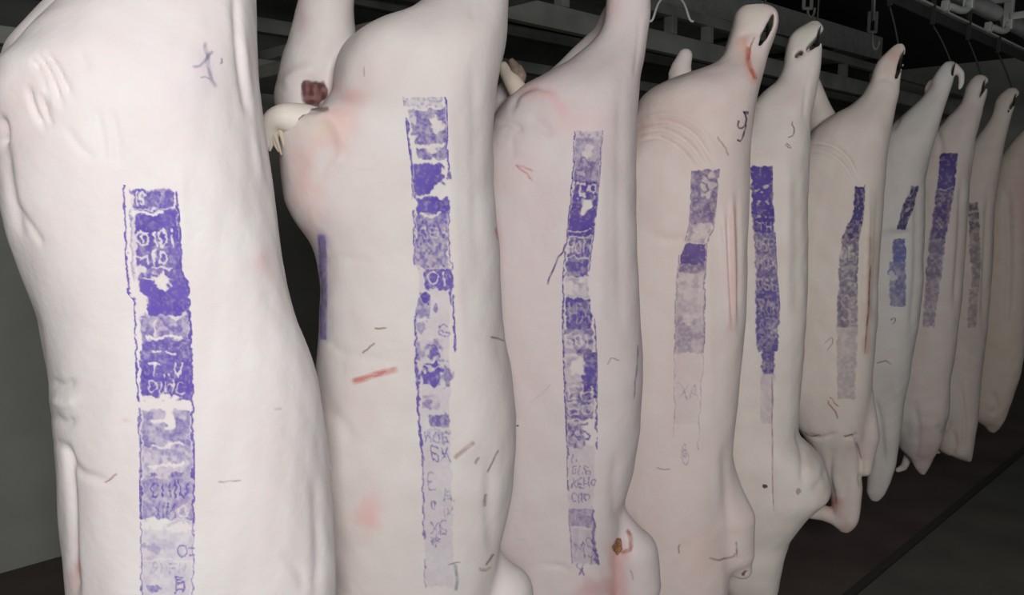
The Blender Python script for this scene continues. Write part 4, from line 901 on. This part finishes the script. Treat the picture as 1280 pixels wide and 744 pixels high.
def bracket(a, label):
    r = empty('rail_bracket', rp(a, -0.03, RAIL_Z + 0.03))
    o = tuple(r.location)
    tube('foot', smooth_path([rp(a - 0.03, -0.02, RAIL_Z + 0.035), rp(a - 0.01, -0.03, RAIL_Z + 0.05), rp(a + 0.06, -0.05, RAIL_Z + 0.042), rp(a + 0.115, -0.06, RAIL_Z + 0.055), rp(a + 0.13, -0.06, RAIL_Z + 0.09)], 14), 0.016, STEEL, r, o, seg=10)
    bars('clamp', [(rp(a - 0.045, -0.02, RAIL_Z + 0.025), rp(a - 0.03, -0.02, RAIL_Z + 0.07), 0.032, 0.03)], STEEL, r, o)
    bars('post', [(rp(a + 0.13, -0.06, RAIL_Z + 0.055), rp(a + 0.13, -0.06, RAIL_Z + 0.21), 0.042, 0.03)], STEEL, r, o)
    bars('saddle', [(rp(a + 0.13, -0.075, RAIL_Z + 0.20), rp(a + 0.13, 0.06, RAIL_Z + 0.20), 0.05, 0.03)], STEEL, r, o)
    bars('arm', [(rp(a + 0.13, -0.06, RAIL_Z + 0.115), rp(a + 0.13, -0.42, RAIL_Z + 0.125), 0.03, 0.035)], STEEL, r, o)
    bars('hanger_rod', [(rp(a + 0.13, 0.055, RAIL_Z + 0.20), rp(a + 0.13, 0.055, CEIL_Z), 0.02, 0.02)], STEEL, r, o)
    tag(r, label, 'bracket', 'brackets that carry the meat rail')
def row_pos(px):
    """metres along the row of the rail point seen at image column px"""
    dx, y, _ = pixel_ray(px, 30)
    q = dx / y
    # ROW0 + ROW a : x = q y
    return (q * ROW0.y - ROW0.x) / (ROW.x - q * ROW.y)
bracket(row_pos(1118), 'steel rail bracket above the gap before the greyish-white carcass')
bracket(row_pos(1178), 'steel rail bracket above the torn white hock')
bracket(row_pos(1233), 'steel rail bracket nearest the right edge of the frame')

def meat_hook(k, px, py, label):
    p = Vector(k.fr.world(k.fr.stz(px, py, 0.0))[0])
    d = Vector((k.fr.d[0], k.fr.d[1], 0)); rr = Vector((k.fr.r[0], k.fr.r[1], 0))
    top = Vector((p.x, p.y, 0)); a = (top - ROW0).dot(ROW)
    rp0 = rp(a, 0, RAIL_Z + 0.05)
    root = empty('meat_hook', rp0); o = tuple(rp0)
    # trolley wheel on the rail
    c = rp(a, 0.0, RAIL_Z + 0.075)
    tube('trolley_wheel', [c - PERP * 0.018, c - PERP * 0.010, c + PERP * 0.010, c + PERP * 0.018], [0.034, 0.028, 0.028, 0.034], HOOK_STEEL, root, o, seg=20)
    bars('trolley_strap', [(c - PERP * 0.024, rp(a, -0.024, RAIL_Z - 0.05), 0.02, 0.005)], HOOK_STEEL, root, o, bevel=0.001)
    s0 = rp(a, -0.024, RAIL_Z - 0.05)
    back = p + d * 0.045
    pts = smooth_path([s0, s0.lerp(back + Vector((0, 0, 0.07)), 0.5), back + Vector((0, 0, 0.045)), p + d * 0.02 - Vector((0, 0, 0.004)), p - d * 0.012 - Vector((0, 0, 0.006)), p - d * 0.05 + Vector((0, 0, 0.012)), p - d * 0.062 + Vector((0, 0, 0.045)) + rr * 0.006], 30)
    tube('hook_bar', pts, [0.004] * (len(pts) - 5) + [0.004, 0.0035, 0.003, 0.002, 0.001], HOOK_STEEL, root, o, seg=8)
    tag(root, label, 'meat hook', 'hooks on the rail')
meat_hook(c4, 960, 44, 'dark hook through the slit hock of the pinkish fourth carcass')
meat_hook(c5, 1021, 55, 'dark hook through the broken white hock')
meat_hook(c6, 1125, 82, 'dark hook at the pink rounded hock')
meat_hook(c7, 1190, 95, 'dark hook beside the torn white hock')
meat_hook(c8, 1228, 114, 'dark hook at the hock of the third carcass from the right')
meat_hook(c9, 1267, 130, 'dark hook at the hock of the second carcass from the right')

# ------------------------------------------------------------------ dim structure behind the row
def beam(p0, p1, w, h, label, name='ceiling_beam', mat=BEAM, group='beams under the ceiling'):
    o = bars(name, [(p0, p1, w, h)], mat)
    return tag(o, label, 'beam', group)
# overhead platform: panels in a frame
corner = at_height(1099, 74, 2.72)
ca = (corner - ROW0).dot(ROW); cb = (corner - ROW0).dot(PERP)
plat = empty('cooling_unit', rp(ca, cb, 2.72)); po = tuple(plat.location)
tag(plat, 'long grey cooling unit hung below the ceiling behind the carcasses', 'cooling unit')
bars('casing', [(rp(ca, cb + 0.45, 2.80), rp(ca - 5.6, cb + 0.45, 2.70), 0.9, 0.16)], BEAM, plat, po)
for i in range(7):
    a = ca - 0.02 - i * 0.9
    bars('cross_rib', [(rp(a, cb - 0.01, 2.695), rp(a, cb + 0.9, 2.695), 0.05, 0.05)], RAIL_STEEL, plat, po)
bars('edge_strip', [(rp(ca, cb - 0.012, 2.80), rp(ca - 5.6, cb - 0.012, 2.70), 0.02, 0.18)], STEEL, plat, po)
beam(rp(-3.3, 1.44, 2.45), rp(8.8, 1.44, 2.45), 0.05, 0.11, 'lower grey beam of the lattice behind the carcasses')
beam(rp(-3.3, 1.44, 2.63), rp(8.8, 1.44, 2.63), 0.05, 0.06, 'upper grey beam of the lattice behind the carcasses')
def lattice_pos(px):
    q0 = ROW0 + PERP * 1.44
    dx, y, _ = pixel_ray(px, 40); q = dx / y
    return (q * q0.y - q0.x) / (ROW.x - q * ROW.y)
for px, lab in ((702, 'short lattice post left of the third hock'), (838, 'short lattice post below the wire gambrel'), (884, 'short lattice post touching the white-capped hock'), (1056, 'short lattice post left of the pink rounded hock')):
    a = lattice_pos(px)
    beam(rp(a, 1.44, 2.505), rp(a, 1.44, 2.60), 0.06, 0.05, lab, 'lattice_post', BEAM, 'posts of the lattice')
p = at_height(470, 37, 2.3); pa = (p - ROW0).dot(ROW)
beam(rp(pa, 0.3, 2.3), rp(pa, 2.58, 2.3), 0.09, 0.05, 'grey cross beam seen behind the second carcass, above its ham')
p = at_height(345, 90, 2.1); pa = (p - ROW0).dot(ROW)
beam(rp(pa, 0.5, 2.1), rp(pa, 2.58, 2.1), 0.10, 0.05, 'grey cross beam seen in the gap between the first two carcasses')
for z, lab in ((2.66, 'highest wall rail behind the first carcass'), (2.44, 'middle wall rail behind the first carcass'), (2.24, 'lowest wall rail behind the first carcass')):
    beam(rp(-3.3, 2.54, z), rp(8.9, 2.54, z), 0.05, 0.07, lab, 'wall_rail', BEAM, 'rails along the back wall')

# empty wire gambrel hanging behind, seen to the left of the fourth hock
g0 = at_depth(839, -26, 3.3)
gam = empty('wire_gambrel', g0); tag(gam, 'thin wire gambrel hanging empty left of the white-capped hock', 'gambrel')
go = tuple(g0)
for sx, px0, px1 in ((-1, 834, 816), (1, 844, 862)):
    tube('wire_arm', smooth_path([g0, at_depth(px0 - sx * 2, -12, 3.3), at_depth((px0 + px1) / 2 + sx * 2, 4, 3.3), at_depth(px1, 24, 3.3), at_depth(px1 + sx * 5, 27, 3.3)], 14), 0.005, PALE_STEEL, gam, go, seg=8)
tube('hanging_rod', [g0, g0 + Vector((0, 0, 0.2)), Vector((g0.x, g0.y, CEIL_Z))], 0.006, PALE_STEEL, gam, go, seg=8)

# empty hooks on straps
def strap_hook(px, top, bot, Y, label):
    q = at_depth(px, top, Y); e = at_depth(px, bot, Y)
    r = empty('strap_hook', e); o = tuple(e)
    m = q.lerp(e, 0.5)
    bars('strap', [(Vector((q.x, q.y, CEIL_Z)), m, 0.035, 0.010)], STEEL, r, o, bevel=0.002)
    bars('shackle', [(m + Vector((0.02, 0, 0.05)), m + Vector((0.02, 0, -0.06)), 0.015, 0.015), (m + Vector((-0.02, 0, 0.05)), m + Vector((-0.02, 0, -0.06)), 0.015, 0.015), (m + Vector((-0.025, 0, -0.06)), m + Vector((0.025, 0, -0.06)), 0.015, 0.015)], STEEL, r, o, bevel=0.002)
    w = 0.030
    tube('hook', smooth_path([m + Vector((0, 0, -0.06)), m.lerp(e, .6), e + Vector((0, 0, 0.02)), e + Vector((w * .5, 0, 0)), e + Vector((w, 0, 0.02)), e + Vector((w * 1.1, 0, 0.05))], 18), 0.007, STEEL, r, o, seg=8)
    tag(r, label, 'hook', 'empty hooks behind the row')
strap_hook(1091, -10, 62, 4.6, 'empty strap hook hanging above the pink rounded hock')
strap_hook(1010, -30, 22, 4.4, 'empty strap hook hanging above the broken white hock')
